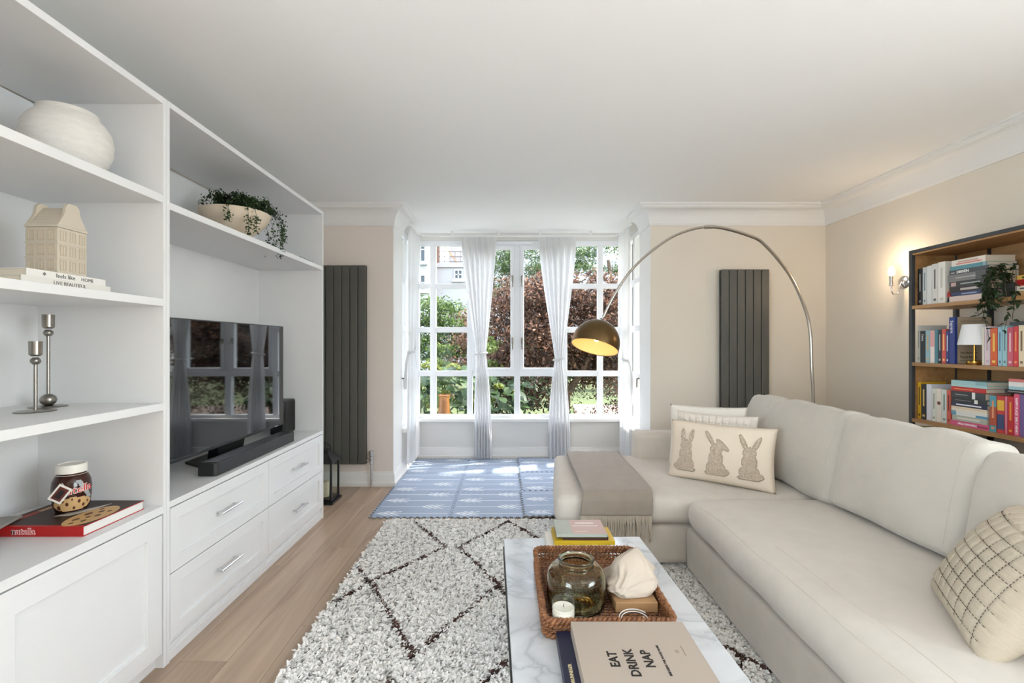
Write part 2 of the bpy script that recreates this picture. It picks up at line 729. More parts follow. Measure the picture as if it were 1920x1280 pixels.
struct('ceiling', MB().box(XL - 0.15, XR + 0.15, YF - 0.1, BY + 0.12, H, H + 0.12), ceil_m)
struct('wall_left', MB().ring('x', YF - 0.1, YB + 0.34, -0.15, H, -2.45, -0.35, 0.4, 2.3, XL - 0.15, XL), wall_side_m)
struct('wall_right', MB().ring('x', YF - 0.1, YB + 0.34, -0.15, H, -1.7, 0.6, 0.88, 2.33, XR, XR + 0.15), wall_side_m)
struct('wall_front', MB().box(XL, XR, YF - 0.1, YF, -0.15, H), wall_side_m)
struct('wall_back_left', MB().box(XL, BL, YB, YB + 0.34, -0.15, H), [wall_m])
struct('wall_back_right', MB().box(BR, XR, YB, YB + 0.34, -0.15, H), [wall_side_m])
struct('wall_bay_back', MB().ring('y', BL - 0.12, BR + 0.12, -0.15, H, BL, BR, 0.45, 2.46, BY, BY + 0.12), wall_bay_m)
struct('wall_bay_left', MB().ring('x', YB + 0.34, BY, -0.15, H, YB + 0.36, BY - 0.0, 0.45, 2.46, BL - 0.12, BL), wall_bay_m)
struct('wall_bay_right', MB().ring('x', YB + 0.34, BY, -0.15, H, YB + 0.36, BY - 0.0, 0.45, 2.46, BR, BR + 0.12), wall_bay_m)

# white lining of the two bay jambs
struct('trim_1', MB().box(BL, BL + 0.004, YB + 0.0, YB + 0.34, 0, H), trim_m)
struct('trim_2', MB().box(BR - 0.004, BR, YB + 0.0, YB + 0.34, 0, H), trim_m)
corn = [(0, H - 0.178), (0.012, H - 0.178), (0.014, H - 0.166), (0.018, H - 0.162)]
for k in range(1, 9):
    a = k / 8 * PI / 2
    corn.append((0.018 + 0.092 * (1 - math.cos(a)), H - 0.162 + 0.122 * math.sin(a)))
corn += [(0.114, H - 0.034), (0.120, H - 0.030), (0.122, H - 0.018), (0.136, H - 0.014), (0.136, H), (0, H)]
struct('trim_3', MB().sweep(corn, [(XL, YF), (XL, YB), (BL, YB), (BL, YB + 0.36), (BL - 0.10, YB + 0.36)]), trim_m, smooth=True)
struct('trim_4', MB().sweep(corn, [(BR, YB + 0.34), (BR, YB), (XR, YB), (XR, YF)]), trim_m, smooth=True)
skirt = [(0, 0), (0.028, 0), (0.028, 0.03), (0.022, 0.036), (0.018, 0.045), (0.018, 0.095), (0.012, 0.11), (0.010, 0.125), (0, 0.13)]
struct('baseboard_left', MB().sweep(skirt, [(XL, 3.52), (XL, YB), (BL, YB), (BL, BY), (0.1, BY)]), trim_m, smooth=True)
struct('baseboard_right', MB().sweep(skirt, [(0.1, BY), (BR, BY), (BR, YB), (XR, YB), (XR, YF)]), trim_m, smooth=True)

# ---- bay windows
GY = 5.345
w1 = struct('window_1', MB().ring('y', BL, BR, 0.45, 2.46, BL + 0.04, BR - 0.04, 0.49, 2.405, GY - 0.035, GY + 0.035), upvc, bevel=0.004)
cols = [(BL + 0.04, -0.880), (-0.813, -0.461), (-0.400, 0.073), (0.140, 0.607), (0.674, 1.019), (1.080, BR - 0.04)]
rows = [(0.49, 0.926), (0.987, 1.423), (1.484, 1.921), (1.976, 2.405)]
for a, b in zip(cols, cols[1:]):
    part('mullion', MB().box(a[1], b[0], GY - 0.032, GY + 0.03, 0.49, 2.405), upvc, w1, bevel=0.004)
for c0, c1 in ((0, 1), (4, 5)):
    for r0, r1 in zip(rows, rows[1:]):
        part('transom', MB().box(cols[c0][0], cols[c1][1], GY - 0.028, GY + 0.028, r0[1], r1[0]), upvc, w1, bevel=0.004)
part('transom', MB().box(cols[2][0], cols[3][1], GY - 0.028, GY + 0.028, rows[0][1], rows[1][0]), upvc, w1, bevel=0.004)
for ci, c in enumerate(cols):
    for ri, r in enumerate(rows):
        if ci in (2, 3) and ri > 0:
            continue
        part('pane', MB().box(c[0], c[1], GY - 0.002, GY + 0.002, r[0], r[1]), glass, w1)
for ci, s in ((2, 1), (3, -1)):
    c = cols[ci]
    cs = part('casement', MB().ring('y', c[0], c[1], 0.987, 2.405, c[0] + 0.042, c[1] - 0.042, 1.022, 2.362, GY - 0.045, GY + 0.02), upvc, w1, bevel=0.005)
    part('pane', MB().box(c[0] + 0.042, c[1] - 0.042, GY - 0.002, GY + 0.002, 1.022, 2.362), glass, cs)
    xh = (c[1] - 0.02) if s > 0 else (c[0] + 0.02)
    for zh in (2.03, 1.33):
        hb = MB().box(xh - 0.01, xh + 0.01, GY - 0.055, GY - 0.045, zh - 0.035, zh + 0.035)
        hb.tube([(xh, GY - 0.05, zh + 0.01), (xh, GY - 0.08, zh + 0.01), (xh, GY - 0.086, zh - 0.02), (xh, GY - 0.088, zh - 0.10)], [0.008, 0.008, 0.008, 0.006])
        part('handle', hb, steel, cs, smooth=True, label='grey metal window handle')
# trickle vent above the casements
vb = MB().box(-0.15, 0.28, GY - 0.06, GY - 0.035, 2.415, 2.445)
part('trickle_vent', vb, upvc, w1, bevel=0.004)
part('window_sill', MB().box(BL, BR, BY - 0.05, GY - 0.03, 0.418, 0.456), trim_m, w1, bevel=0.006)


def side_window(name, X, s):
    """s=+1: glass outside at smaller X"""
    y0, y1 = YB + 0.36, BY - 0.0
    xg = X - s * 0.06
    lo, hi = min(xg - 0.03, xg + 0.03), max(xg - 0.03, xg + 0.03)
    w = struct(name, MB().ring('x', y0, y1, 0.45, 2.46, y0 + 0.04, y1 - 0.05, 0.49, 2.405, lo, hi), upvc, bevel=0.004)
    ym = (y0 + y1) / 2
    part('mullion', MB().box(lo, hi, ym - 0.03, ym + 0.03, 0.49, 2.405), upvc, w, bevel=0.004)
    for r0, r1 in zip(rows, rows[1:]):
        part('transom', MB().box(lo + 0.002, hi - 0.002, y0 + 0.04, y1 - 0.05, r0[1], r1[0]), upvc, w, bevel=0.004)
    for a, b in ((y0 + 0.04, ym - 0.03), (ym + 0.03, y1 - 0.05)):
        for r in rows:
            part('pane', MB().box(xg - 0.002, xg + 0.002, a, b, r[0], r[1]), glass, w)
    a, b = sorted((X - s * 0.09, X + s * 0.05))
    part('window_sill', MB().box(a, b, YB + 0.34, BY, 0.418, 0.456), trim_m, w, bevel=0.006)
    hx = X + s * 0.005
    hb = MB().tube([(xg, y0 + 0.02, 0.95), (hx, y0 + 0.02, 0.95), (hx + s * 0.012, y0 + 0.03, 0.945), (hx + s * 0.014, y0 + 0.03, 0.86)], 0.008)
    part('handle', hb, steel, w, smooth=True)


side_window('window_2', BL, 1)
side_window('window_3', BR, -1)
# unseen windows, made up to go with the added fill lights
w4 = struct('window_4_added', MB().ring('x', -1.7, 0.6, 0.88, 2.33, -1.64, 0.54, 0.94, 2.27, XR + 0.04, XR + 0.1), upvc)
part('pane', MB().box(XR + 0.068, XR + 0.072, -1.64, 0.54, 0.94, 2.27), glass, w4)
w5 = struct('window_5_added', MB().ring('x', -2.45, -0.35, 0.4, 2.3, -2.39, -0.41, 0.46, 2.24, XL - 0.1, XL - 0.04), upvc)
part('pane', MB().box(XL - 0.072, XL - 0.068, -2.39, -0.41, 0.46, 2.24), glass, w5)

# ---- curtains
curt_m = cloth_translucent('white_sheer_curtain', (230, 230, 231), 0.40, 0.0)


def smooth01(t):
    t = max(0.0, min(1.0, t))
    return t * t * (3 - 2 * t)


def curtain(label, along, base, top, neck, bot, zt, zn, zb, folds, amp, group, seed, tail=None):
    """along 'x' or 'y'; top/neck/bot = (centre, width) along that axis; base = other coordinate"""
    t = thing('curtain', label, 'curtain', ((top[0], base, 0.0) if along == 'x' else (base, top[0], 0.0)), group=group)
    nu, nz = 120, 60
    mb = MB()
    vs, fs = [], []
    for j in range(nz + 1):
        z = zt + (zb - zt) * j / nz
        if z > zn:
            q = (zt - z) / (zt - zn)
            e = q ** 1.35
            e = 0.75 * e + 0.25 * smooth01(q)
            c = top[0] + (neck[0] - top[0]) * e
            w = top[1] + (neck[1] - top[1]) * e
            a = amp * (1 - 0.35 * e)
        else:
            q = (zn - z) / (zn - zb)
            e = 1 - (1 - min(1, q * 1.15)) ** 2.0
            c = neck[0] + (bot[0] - neck[0]) * e
            w = neck[1] + (bot[1] - neck[1]) * e
            a = amp * (0.65 + 0.35 * e)
        pin = 0.35 + 0.65 * smooth01((zt - z) / 0.12)
        for i in range(nu + 1):
            u = -1 + 2 * i / nu
            ph = folds * PI * u + 0.5 * math.sin(3.1 * u + seed)
            s = c + w / 2 * u + 0.10 * w / folds * math.cos(ph)
            off = a * pin * (math.sin(ph) + 0.18 * math.sin(2.0 * ph + seed))
            if along == 'x':
                vs.append((s, base + off, z))
            else:
                vs.append((base + off, s, z))
    for j in range(nz):
        for i in range(nu):
            k = j * (nu + 1) + i
            fs.append((k, k + 1, k + nu + 2, k + nu + 1))
    mb.add(vs, fs)
    part('drape', mb, curt_m, t, smooth=True, angle=180)
    # tie band
    rx, ry = neck[1] / 2 + 0.012, amp * 0.8 + 0.012
    pts = []
    for k in range(24):
        w = 2 * PI * k / 24
        a, b = rx * math.cos(w), ry * math.sin(w)
        pts.append((neck[0] + a, base + b, zn + 0.01 * math.cos(w)) if along == 'x' else (base + b, neck[0] + a, zn + 0.01 * math.cos(w)))
    part('tie_band', MB().tube(pts, 0.011, 8, closed=True), MATS['white_sheer_curtain'], t, smooth=True)
    if tail:
        part('tie_tail', MB().tube(tail, [0.010, 0.014, 0.016, 0.012], 8), MATS['white_sheer_curtain'], t, smooth=True)
    return t


cg = 'sheer curtains of the bay window'
curtain('white sheer curtain left of the casements, tied at its middle', 'x', 5.20, (-0.328, 0.39), (-0.296, 0.11), (-0.28, 0.195), 2.475, 1.185, 0.03, 6, 0.024, cg, 0.4)
curtain('white sheer curtain behind the arc lamp shade, right of the casements', 'x', 5.20, (0.544, 0.42), (0.565, 0.09), (0.565, 0.245), 2.475, 1.125, 0.03, 6, 0.024, cg, 1.7)
curtain('narrow white sheer curtain in the left corner of the bay', 'y', -0.975, (4.93, 0.46), (4.76, 0.16), (4.86, 0.44), 2.475, 1.22, 0.10, 5, 0.024, cg, 2.9,
        tail=[(-0.99, 4.68, 1.21), (-1.0, 4.63, 1.1), (-1.0, 4.60, 0.95), (-1.0, 4.59, 0.85)])
curtain('narrow white sheer curtain in the right corner of the bay', 'y', 1.225, (4.95, 0.46), (4.86, 0.16), (4.90, 0.40), 2.475, 1.13, 0.06, 5, 0.024, cg, 4.1,
        tail=[(1.235, 4.78, 1.12), (1.245, 4.72, 1.0), (1.245, 4.71, 0.8), (1.245, 4.72, 0.68)])
ct = thing('curtain_track', 'slim white curtain track running round the bay ceiling', 'curtain track', (0.13, 5.2, 2.48))
part('rail', MB().tube([(-0.975, 4.64, 2.487), (-0.975, 5.08, 2.487), (-0.94, 5.17, 2.487), (-0.86, 5.2, 2.487), (1.11, 5.2, 2.487), (1.19, 5.17, 2.487), (1.225, 5.08, 2.487), (1.225, 4.64, 2.487)], 0.011, 8), trim_m, ct, smooth=True)
for x in (-0.62, -0.1, 0.36, 0.92):
    part('bracket', MB().box(x - 0.012, x + 0.012, 5.19, 5.21, 2.49, H), trim_m, ct)


# ---- radiators
def radiator(label, x1, n, y, z0, z1, valve_right):
    pwid, gap = 0.0665, 0.0055
    t = thing('radiator', label, 'radiator', (x1 - n * (pwid + gap) / 2, y, 0), group='tall flat panel radiators')
    for k in range(n):
        a = x1 - n * (pwid + gap) + k * (pwid + gap) + gap
        part('panel', MB().box(a, a + pwid, y - 0.006, y + 0.012, z0, z1), rad_m, t, bevel=0.004)
        part('rear_panel', MB().box(a, a + pwid, y + 0.034, y + 0.044, z0, z1), rad_m, t)
    a = x1 - n * (pwid + gap) + gap
    for z in (z0 + 0.03, z1 - 0.05):
        part('header', MB().tube([(a + 0.006, y + 0.023, z), (x1 - 0.006, y + 0.023, z)], 0.016, 12), rad_m, t, smooth=True)
    part('wall_bracket', MB().box((a + x1) / 2 - 0.03, (a + x1) / 2 + 0.03, y + 0.044, YB, z1 - 0.2, z1 - 0.15), rad_m, t)
    part('wall_bracket', MB().box((a + x1) / 2 - 0.03, (a + x1) / 2 + 0.03, y + 0.044, YB, z0 + 0.15, z0 + 0.2), rad_m, t)
    if valve_right:
        xv = x1 + 0.045
        yv = y + 0.02
        v = MB().lathe([(0, 0.16), (0.008, 0.16), (0.008, 0.0), (0.014, -0.002), (0.014, 0.0)], (xv, yv, 0.01), 12)
        part('valve_pipe', MB().tube([(xv, yv, 0.0), (xv, yv, z0 + 0.01)], 0.008, 10), chrome, t, smooth=True)
        part('valve', MB().lathe([(0, 0), (0.013, 0), (0.016, 0.02), (0.013, 0.03), (0.018, 0.045), (0.018, 0.075), (0.013, 0.08), (0.02, 0.085), (0.02, 0.125), (0.012, 0.13), (0, 0.13)], (xv, yv, z0 - 0.01), 16), chrome, t, smooth=True)
        part('valve_tail', MB().tube([(x1 - 0.01, yv, z0 + 0.03), (xv, yv, z0 + 0.03)], 0.010, 10), chrome, t, smooth=True)
    return t


radiator('dark grey vertical radiator beside the white media unit', -1.272, 6, 4.20, 0.215, 1.995, True)
radiator('dark grey vertical radiator behind the sofa, under the lamp arc', 2.338, 6, 4.20, 0.20, 1.958, True)

# ================================================================== WHITE BUILT-IN UNITS
FX = -1.37


def shaker(plane_x, y0, y1, z0, z1, rail, t=0.02):
    return MB().ring('x', y0, y1, z0, z1, y0 + rail, y1 - rail, z0 + rail, z1 - rail, plane_x - t, plane_x)


u1 = thing('shelving_unit', 'tall white open shelving unit with panelled cupboard doors, nearest the camera', 'shelving', (-1.63, 1.25, 0))
ya, yb = 0.61, 1.885
part('side_panel', MB().box(-1.885, FX, ya, ya + 0.016, 0.0, 2.272), white_paint, u1, bevel=0.0015)
part('side_panel', MB().box(-1.885, FX, yb - 0.016, yb, 0.0, 2.272), white_paint, u1, bevel=0.0015)
part('back_panel', MB().box(-1.885, -1.872, ya + 0.016, yb - 0.016, 0.06, 2.24), white_paint, u1)
part('top_panel', MB().box(-1.872, FX + 0.0005, ya + 0.016, yb - 0.016, 2.246, 2.272), white_paint, u1, bevel=0.0015)
for z0, z1 in ((1.852, 1.884), (1.441, 1.471), (1.026, 1.056)):
    part('shelf', MB().box(-1.872, FX - 0.001, ya + 0.016, yb - 0.016, z0, z1), white_paint, u1, bevel=0.0015)
part('worktop', MB().box(-1.872, FX + 0.0005, ya + 0.016, yb - 0.016, 0.617, 0.648), white_paint, u1, bevel=0.0015)
part('plinth', MB().box(-1.42, -1.405, ya + 0.016, yb - 0.016, 0.0, 0.06), white_paint, u1)
part('cupboard_floor', MB().box(-1.872, -1.40, ya + 0.016, yb - 0.016, 0.06, 0.076), white_paint, u1)
ym = (ya + yb) / 2 + 0.0
for a, b in ((ya + 0.019, 1.228), (1.232, yb - 0.024)):
    d = part('door', shaker(FX, a, b, 0.064, 0.612, 0.075), white_paint, u1, bevel=0.0015)
    part('panel', MB().box(FX - 0.020, FX - 0.013, a + 0.07, b - 0.07, 0.064 + 0.07, 0.612 - 0.07), white_paint, d)

u2 = thing('media_unit', 'white media unit with four panelled drawers and a high shelf', 'media unit', (-1.61, 2.69, 0))
yc, yd = 1.887, 3.49
part('side_panel', MB().box(-1.86, FX, yc, yc + 0.016, 0.0, 2.272), white_paint, u2, bevel=0.0015)
part('side_panel', MB().box(-1.86, FX, yd - 0.016, yd, 0.0, 2.272), white_paint, u2, bevel=0.0015)
part('back_panel', MB().box(-1.86, -1.846, yc + 0.016, yd - 0.016, 0.06, 2.24), white_paint, u2)
part('top_panel', MB().box(-1.846, FX + 0.0005, yc + 0.016, yd - 0.016, 2.248, 2.272), white_paint, u2, bevel=0.0015)
part('shelf', MB().box(-1.846, FX - 0.001, yc + 0.016, yd - 0.016, 1.836, 1.865), white_paint, u2, bevel=0.0015)
part('worktop', MB().box(-1.846, FX + 0.0005, yc + 0.016, yd - 0.016, 0.627, 0.652), white_paint, u2, bevel=0.0015)
part('plinth', MB().box(-1.40, -1.385, yc + 0.016, yd - 0.016, 0.0, 0.06), white_paint, u2)
part('plinth_moulding', MB().box(-1.385, -1.376, yc + 0.016, yd - 0.016, 0.0, 0.04), white_paint, u2, bevel=0.002)
part('bottom_panel', MB().box(-1.846, -1.39, yc + 0.016, yd - 0.016, 0.06, 0.08), white_paint, u2)
part('divider', MB().box(-1.846, -1.392, 2.68, 2.696, 0.08, 0.627), white_paint, u2)
for a, b in ((yc + 0.020, 2.686), (2.690, yd - 0.020)):
    for z0, z1 in ((0.357, 0.622), (0.086, 0.353)):
        d = part('drawer', shaker(FX, a, b, z0, z1, 0.055), white_paint, u2, bevel=0.0015)
        part('panel', MB().box(FX - 0.020, FX - 0.012, a + 0.05, b - 0.05, z0 + 0.05, z1 - 0.05), white_paint, d)
        yh, zh = (a + b) / 2, (z0 + z1) / 2
        hb = MB().tube([(FX + 0.022, yh - 0.085, zh), (FX + 0.022, yh + 0.085, zh)], 0.0055, 12)
        for s in (-1, 1):
            hb.tube([(FX - 0.010, yh + s * 0.064, zh), (FX + 0.022, yh + s * 0.064, zh)], 0.0045, 10)
        part('handle', hb, chrome, d, smooth=True, label='chrome bar handle')

# ---- television
tv = thing('television', 'large flat black television reflecting the bay window', 'television', (-1.60, 2.62, 0.652))
screen_m = M('glossy_black_screen', (7, 7, 8), 0.03, spec=1.0)
ty0, ty1, tz0, tz1 = 2.0, 3.206, 0.742, 1.412
part('housing', MB().box(-1.565, -1.533, ty0, ty1, tz0, tz1), black_pl, tv, bevel=0.003)
part('screen', MB().box(-1.534, -1.531, ty0 + 0.006, ty1 - 0.006, tz0 + 0.014, tz1 - 0.006), screen_m, tv)
part('rear_housing', MB().box(-1.61, -1.565, ty0 + 0.12, ty1 - 0.12, tz0 + 0.03, tz0 + 0.40), black_pl, tv, bevel=0.01)
part('stand_neck', MB().add([(-1.64, 2.56, 0.66), (-1.57, 2.56, 0.66), (-1.57, 2.78, 0.66), (-1.64, 2.78, 0.66), (-1.60, 2.52, 0.79), (-1.566, 2.52, 0.79), (-1.566, 2.82, 0.79), (-1.60, 2.82, 0.79)],
     [(0, 3, 2, 1), (4, 5, 6, 7), (0, 1, 5, 4), (1, 2, 6, 5), (2, 3, 7, 6), (3, 0, 4, 7)]), black_pl, tv, bevel=0.003)
part('stand_base', MB().prism([(-1.72, 2.5), (-1.56, 2.40), (-1.505, 2.42), (-1.505, 2.88), (-1.56, 2.9), (-1.72, 2.8)], 0.652, 0.664), black_pl, tv, bevel=0.003)
part('badge', MB().box(-1.531, -1.5295, 3.085, 3.125, tz0 + 0.004, tz0 + 0.009), chrome, tv)

sbar = MB()
yy0, yy1 = 2.255, 3.09
sbar.prism([(-1.497, yy0 + 0.012), (-1.485, yy0), (-1.412, yy0), (-1.400, yy0 + 0.014), (-1.400, yy1 - 0.014), (-1.412, yy1), (-1.485, yy1), (-1.497, yy1 - 0.012)], 0.655, 0.716)
sb = thing('soundbar', 'long black soundbar in front of the television', 'soundbar', (-1.45, 2.67, 0.652))
part('cabinet', sbar, M('soundbar_grille_black', (34, 34, 35), 0.45, bump=0.3, bscale=600, bdist=0.001), sb, bevel=0.004)
part('top_cover', MB().box(-1.488, -1.409, yy0 + 0.02, yy1 - 0.02, 0.716, 0.7185), M('soundbar_top', (58, 58, 60), 0.3), sb, bevel=0.001)
for y in (yy0 + 0.1, yy1 - 0.1):
    part('foot', MB().box(-1.48, -1.42, y - 0.02, y + 0.02, 0.652, 0.656), black_pl, sb)
sw = thing('speaker', 'black upright speaker box behind the television corner', 'speaker', (-1.61, 3.37, 0.652))
part('cabinet', MB().rbox(-1.66, -1.56, 3.27, 3.45, 0.655, 0.893, 0.012), black_pl, sw, smooth=True)
part('grille', MB().box(-1.561, -1.5555, 3.285, 3.435, 0.67, 0.88), M('speaker_grille', (16, 16, 16), 0.7), sw, bevel=0.002)
part('foot', MB().box(-1.65, -1.57, 3.28, 3.44, 0.652, 0.657), black_pl, sw)

# ================================================================== THINGS ON THE UNITS
stone = M('rough_white_stoneware', (222, 218, 212), 0.85, var=0.05, vscale=18, bump=0.6, bscale=70, stretch=(1, 1, 4), bdist=0.004)
prof = [(0, 0), (0.072, 0), (0.082, 0.008), (0.108, 0.045), (0.124, 0.09), (0.127, 0.125), (0.120, 0.162), (0.104, 0.190), (0.090, 0.204), (0.086, 0.210), (0.086, 0.219), (0.083, 0.223), (0.076, 0.222), (0.074, 0.208), (0.09, 0.18), (0.108, 0.13), (0.09, 0.05), (0, 0.02)]
vs_ = thing('vase', 'round off-white stoneware vase on the top shelf', 'vase', (-1.55, 1.655, 1.884))
part('body', MB().lathe(prof, (-1.55, 1.655, 1.884), 48), stone, vs_, smooth=True)

# house shaped jar
clay = M('beige_ceramic', (198, 188, 171), 0.55, var=0.03)
hx0, hx1, hy0, hy1, hz0, hz1 = -1.555, -1.45, 1.512, 1.617, 1.516, 1.668
hj = thing('house_jar', 'beige ceramic house-shaped jar with Dutch gables, on two books', 'jar', ((hx0 + hx1) / 2, (hy0 + hy1) / 2, hz0))
part('body', MB().box(hx0, hx1, hy0, hy1, hz0, hz1), clay, hj, bevel=0.002)
lidp = part('lid_rim', MB().box(hx0 - 0.002, hx1 + 0.002, hy0 - 0.002, hy1 + 0.002, hz1 + 0.0005, hz1 + 0.008), clay, hj, bevel=0.001)
yc_ = (hy0 + hy1) / 2
gable = []
gw = (hy1 - hy0) / 2 + 0.001
gh = 0.078
side_pts = [(1.0, 0.0), (0.93, 0.06), (0.80, 0.22), (0.62, 0.42), (0.52, 0.56), (0.48, 0.74), (0.42, 0.90), (0.26, 1.0)]
gp = [(yc_ + gw * a, hz1 + 0.008 + gh * b) for a, b in side_pts] + [(yc_ - gw * a, hz1 + 0.008 + gh * b) for a, b in reversed(side_pts)]
for xg in (hx0 - 0.001, hx1 - 0.010):
    mb = MB()
    n = len(gp)
    mb.add([(xg, y, z) for y, z in gp] + [(xg + 0.011, y, z) for y, z in gp],
           [tuple(range(n)), tuple(range(2 * n - 1, n - 1, -1))] + [(k, (k + 1) % n, n + (k + 1) % n, n + k) for k in range(n)])
    part('gable', mb, clay, hj, bevel=0.001)
for k in range(9):      # roof tile courses on both slopes
    for s in (-1, 1):
        a, b = k / 9, (k + 1) / 9
        y0_, z0_ = yc_ + s * gw * (0.95 - 0.88 * a), hz1 + 0.008 + gh * 0.80 * a
        y1_, z1_ = yc_ + s * gw * (0.95 - 0.88 * b), hz1 + 0.010 + gh * 0.80 * b
        mb = MB().add([(hx0 + 0.009, y0_, z0_), (hx1 - 0.009, y0_, z0_), (hx1 - 0.009, y1_, z1_), (hx0 + 0.009, y1_, z1_),
                       (hx0 + 0.009, y0_, z0_ + 0.005), (hx1 - 0.009, y0_, z0_ + 0.005), (hx1 - 0.009, y1_, z1_ + 0.002), (hx0 + 0.009, y1_, z1_ + 0.002)],
                      [(0, 3, 2, 1), (4, 5, 6, 7), (0, 1, 5, 4), (1, 2, 6, 5), (2, 3, 7, 6), (3, 0, 4, 7)])
        part('roof_course', mb, clay, hj)
clay2 = M('beige_ceramic_relief', (190, 176, 156), 0.6)
for i in range(3):
    for j in range(3):
        z = hz0 + 0.014 + j * 0.048
        x = hx0 + 0.019 + i * 0.0335
        wd = part('window', MB().ring('y', x - 0.011, x + 0.011, z, z + 0.034, x - 0.008, x + 0.008, z + 0.003, z + 0.031, hy0 - 0.0016, hy0 + 0.001), clay2, hj)
        part('glazing_bar', MB().box(x - 0.001, x + 0.001, hy0 - 0.0013, hy0 + 0.001, z + 0.003, z + 0.031), clay2, wd)
        y = hy0 + 0.019 + i * 0.0335
        wd = part('window', MB().ring('x', y - 0.011, y + 0.011, z, z + 0.034, y - 0.008, y + 0.008, z + 0.003, z + 0.031, hx1 - 0.001, hx1 + 0.0016), clay2, hj)
        part('glazing_bar', MB().box(hx1 - 0.001, hx1 + 0.0013, y - 0.001, y + 0.001, z + 0.003, z + 0.031), clay2, wd)
for j in range(1, 3):
    z = hz0 + 0.005 + j * 0.048
    part('string_course', MB().box(hx0 - 0.0015, hx1 + 0.0015, hy0 - 0.0015, hy1, z, z + 0.003), clay, hj)

# ---- books: generic builder --------------------------------------------------
BOOKMAT = {}


def bmat(rgb, rough=0.45):
    k = tuple(rgb)
    if k not in BOOKMAT:
        BOOKMAT[k] = M('book_cover_%d_%d_%d' % k, rgb, rough)
    return BOOKMAT[k]


def book(label, lo, hi, spine, rgb, texts=(), group=None, pages=paper, name='book', t=0.0022, bands=()):
    """closed book in the box lo..hi. spine: '-x','-y','+x' face that carries the spine; thin axis is found.
    texts: list of (string, size, rgb, matrix) ; bands: list of (lo,hi,rgb) coloured blocks proud of the cover"""
    lo, hi = Vector(lo), Vector(hi)
    d = hi - lo
    ax = min(range(3), key=lambda i: d[i])
    b = thing(name, label, 'book', ((lo.x + hi.x) / 2, (lo.y + hi.y) / 2, lo.z), group=group)
    sa = 'xyz'.index(spine[1])
    ss = -1 if spine[0] == '-' else 1
    # pages
    pl, ph = lo.copy(), hi.copy()
    for i in range(3):
        if i == ax:
            pl[i] += t
            ph[i] -= t
        elif i == sa:
            if ss < 0:
                pl[i] += t
                ph[i] -= 0.004
            else:
                pl[i] += 0.004
                ph[i] -= t
        else:
            pl[i] += 0.003
            ph[i] -= 0.003
    part('pages', MB().box(pl.x, ph.x, pl.y, ph.y, pl.z, ph.z), pages, b)
    # cover as a C profile (board, spine, board), one connected mesh
    oa = 3 - ax - sa
    s0, s1 = (lo[sa], hi[sa]) if ss < 0 else (hi[sa], lo[sa])
    tt = t if ss < 0 else -t
    cp = [(lo[ax], s1), (lo[ax], s0), (hi[ax], s0), (hi[ax], s1), (hi[ax] - t, s1), (hi[ax] - t, s0 + tt), (lo[ax] + t, s0 + tt), (lo[ax] + t, s1)]
    vs = []
    for oo in (lo[oa], hi[oa]):
        for a_, s_ in cp:
            v = [0, 0, 0]
            v[ax], v[sa], v[oa] = a_, s_, oo
            vs.append(v)
    fs = [(k, (k + 1) % 8, 8 + (k + 1) % 8, 8 + k) for k in range(8)]
    for q in ((0, 1, 6, 7), (1, 2, 5, 6), (2, 3, 4, 5)):
        fs.append(q)
        fs.append(tuple(8 + i for i in reversed(q)))
    cv = part('cover', MB().add(vs, fs), bmat(rgb), b)
    for (bl, bh, brgb) in bands:
        part('cover_band', MB().box(bl[0], bh[0], bl[1], bh[1], bl[2], bh[2]), bmat(brgb), cv)
    for (s, size, trgb, m4, bold) in texts:
        part('title', text_mb(s, size, m4, bold), bmat(trgb, 0.6), cv)
    return b


# lying books with the spine to the room (+x): text runs along +y when seen from the room
def spine_text_px(x, y, z):      # baseline origin on a +x facing face; reads towards +y
    return frame4((x + 0.0004, y, z), (0, 1, 0), (0, 0, 1))


def spine_text_mx(x, y, z):      # on a -x facing face: reads towards -y
    return frame4((x - 0.0004, y, z), (0, -1, 0), (0, 0, 1))


def spine_text_down(x, y, z):    # upright book, -x facing spine, title reads downwards
    return frame4((x - 0.0004, y, z), (0, 0, -1), (0, -1, 0))


book('white lying book lettered feels like HOME, top of two', (-1.62, 1.385, 1.494), (-1.42, 1.657, 1.516), '+x', (226, 223, 218),
     [('feels like', 0.019, (90, 88, 84), spine_text_px(-1.42, 1.475, 1.4995), 0.0), ('HOME', 0.0165, (90, 88, 84), spine_text_px(-1.42, 1.562, 1.4995), 0.0),
      ('\u25c6', 0.012, (120, 118, 114), spine_text_px(-1.42, 1.432, 1.501), 0.0)], 'white books under the house jar')
book('white lying book lettered LIVE BEAUTIFUL, under another white book', (-1.63, 1.365, 1.4712), (-1.415, 1.672, 1.4938), '+x', (220, 216, 209),
     [('LIVE BEAUTIFUL', 0.016, (110, 106, 100), spine_text_px(-1.415, 1.462, 1.4765), 0.0)], 'white books under the house jar')


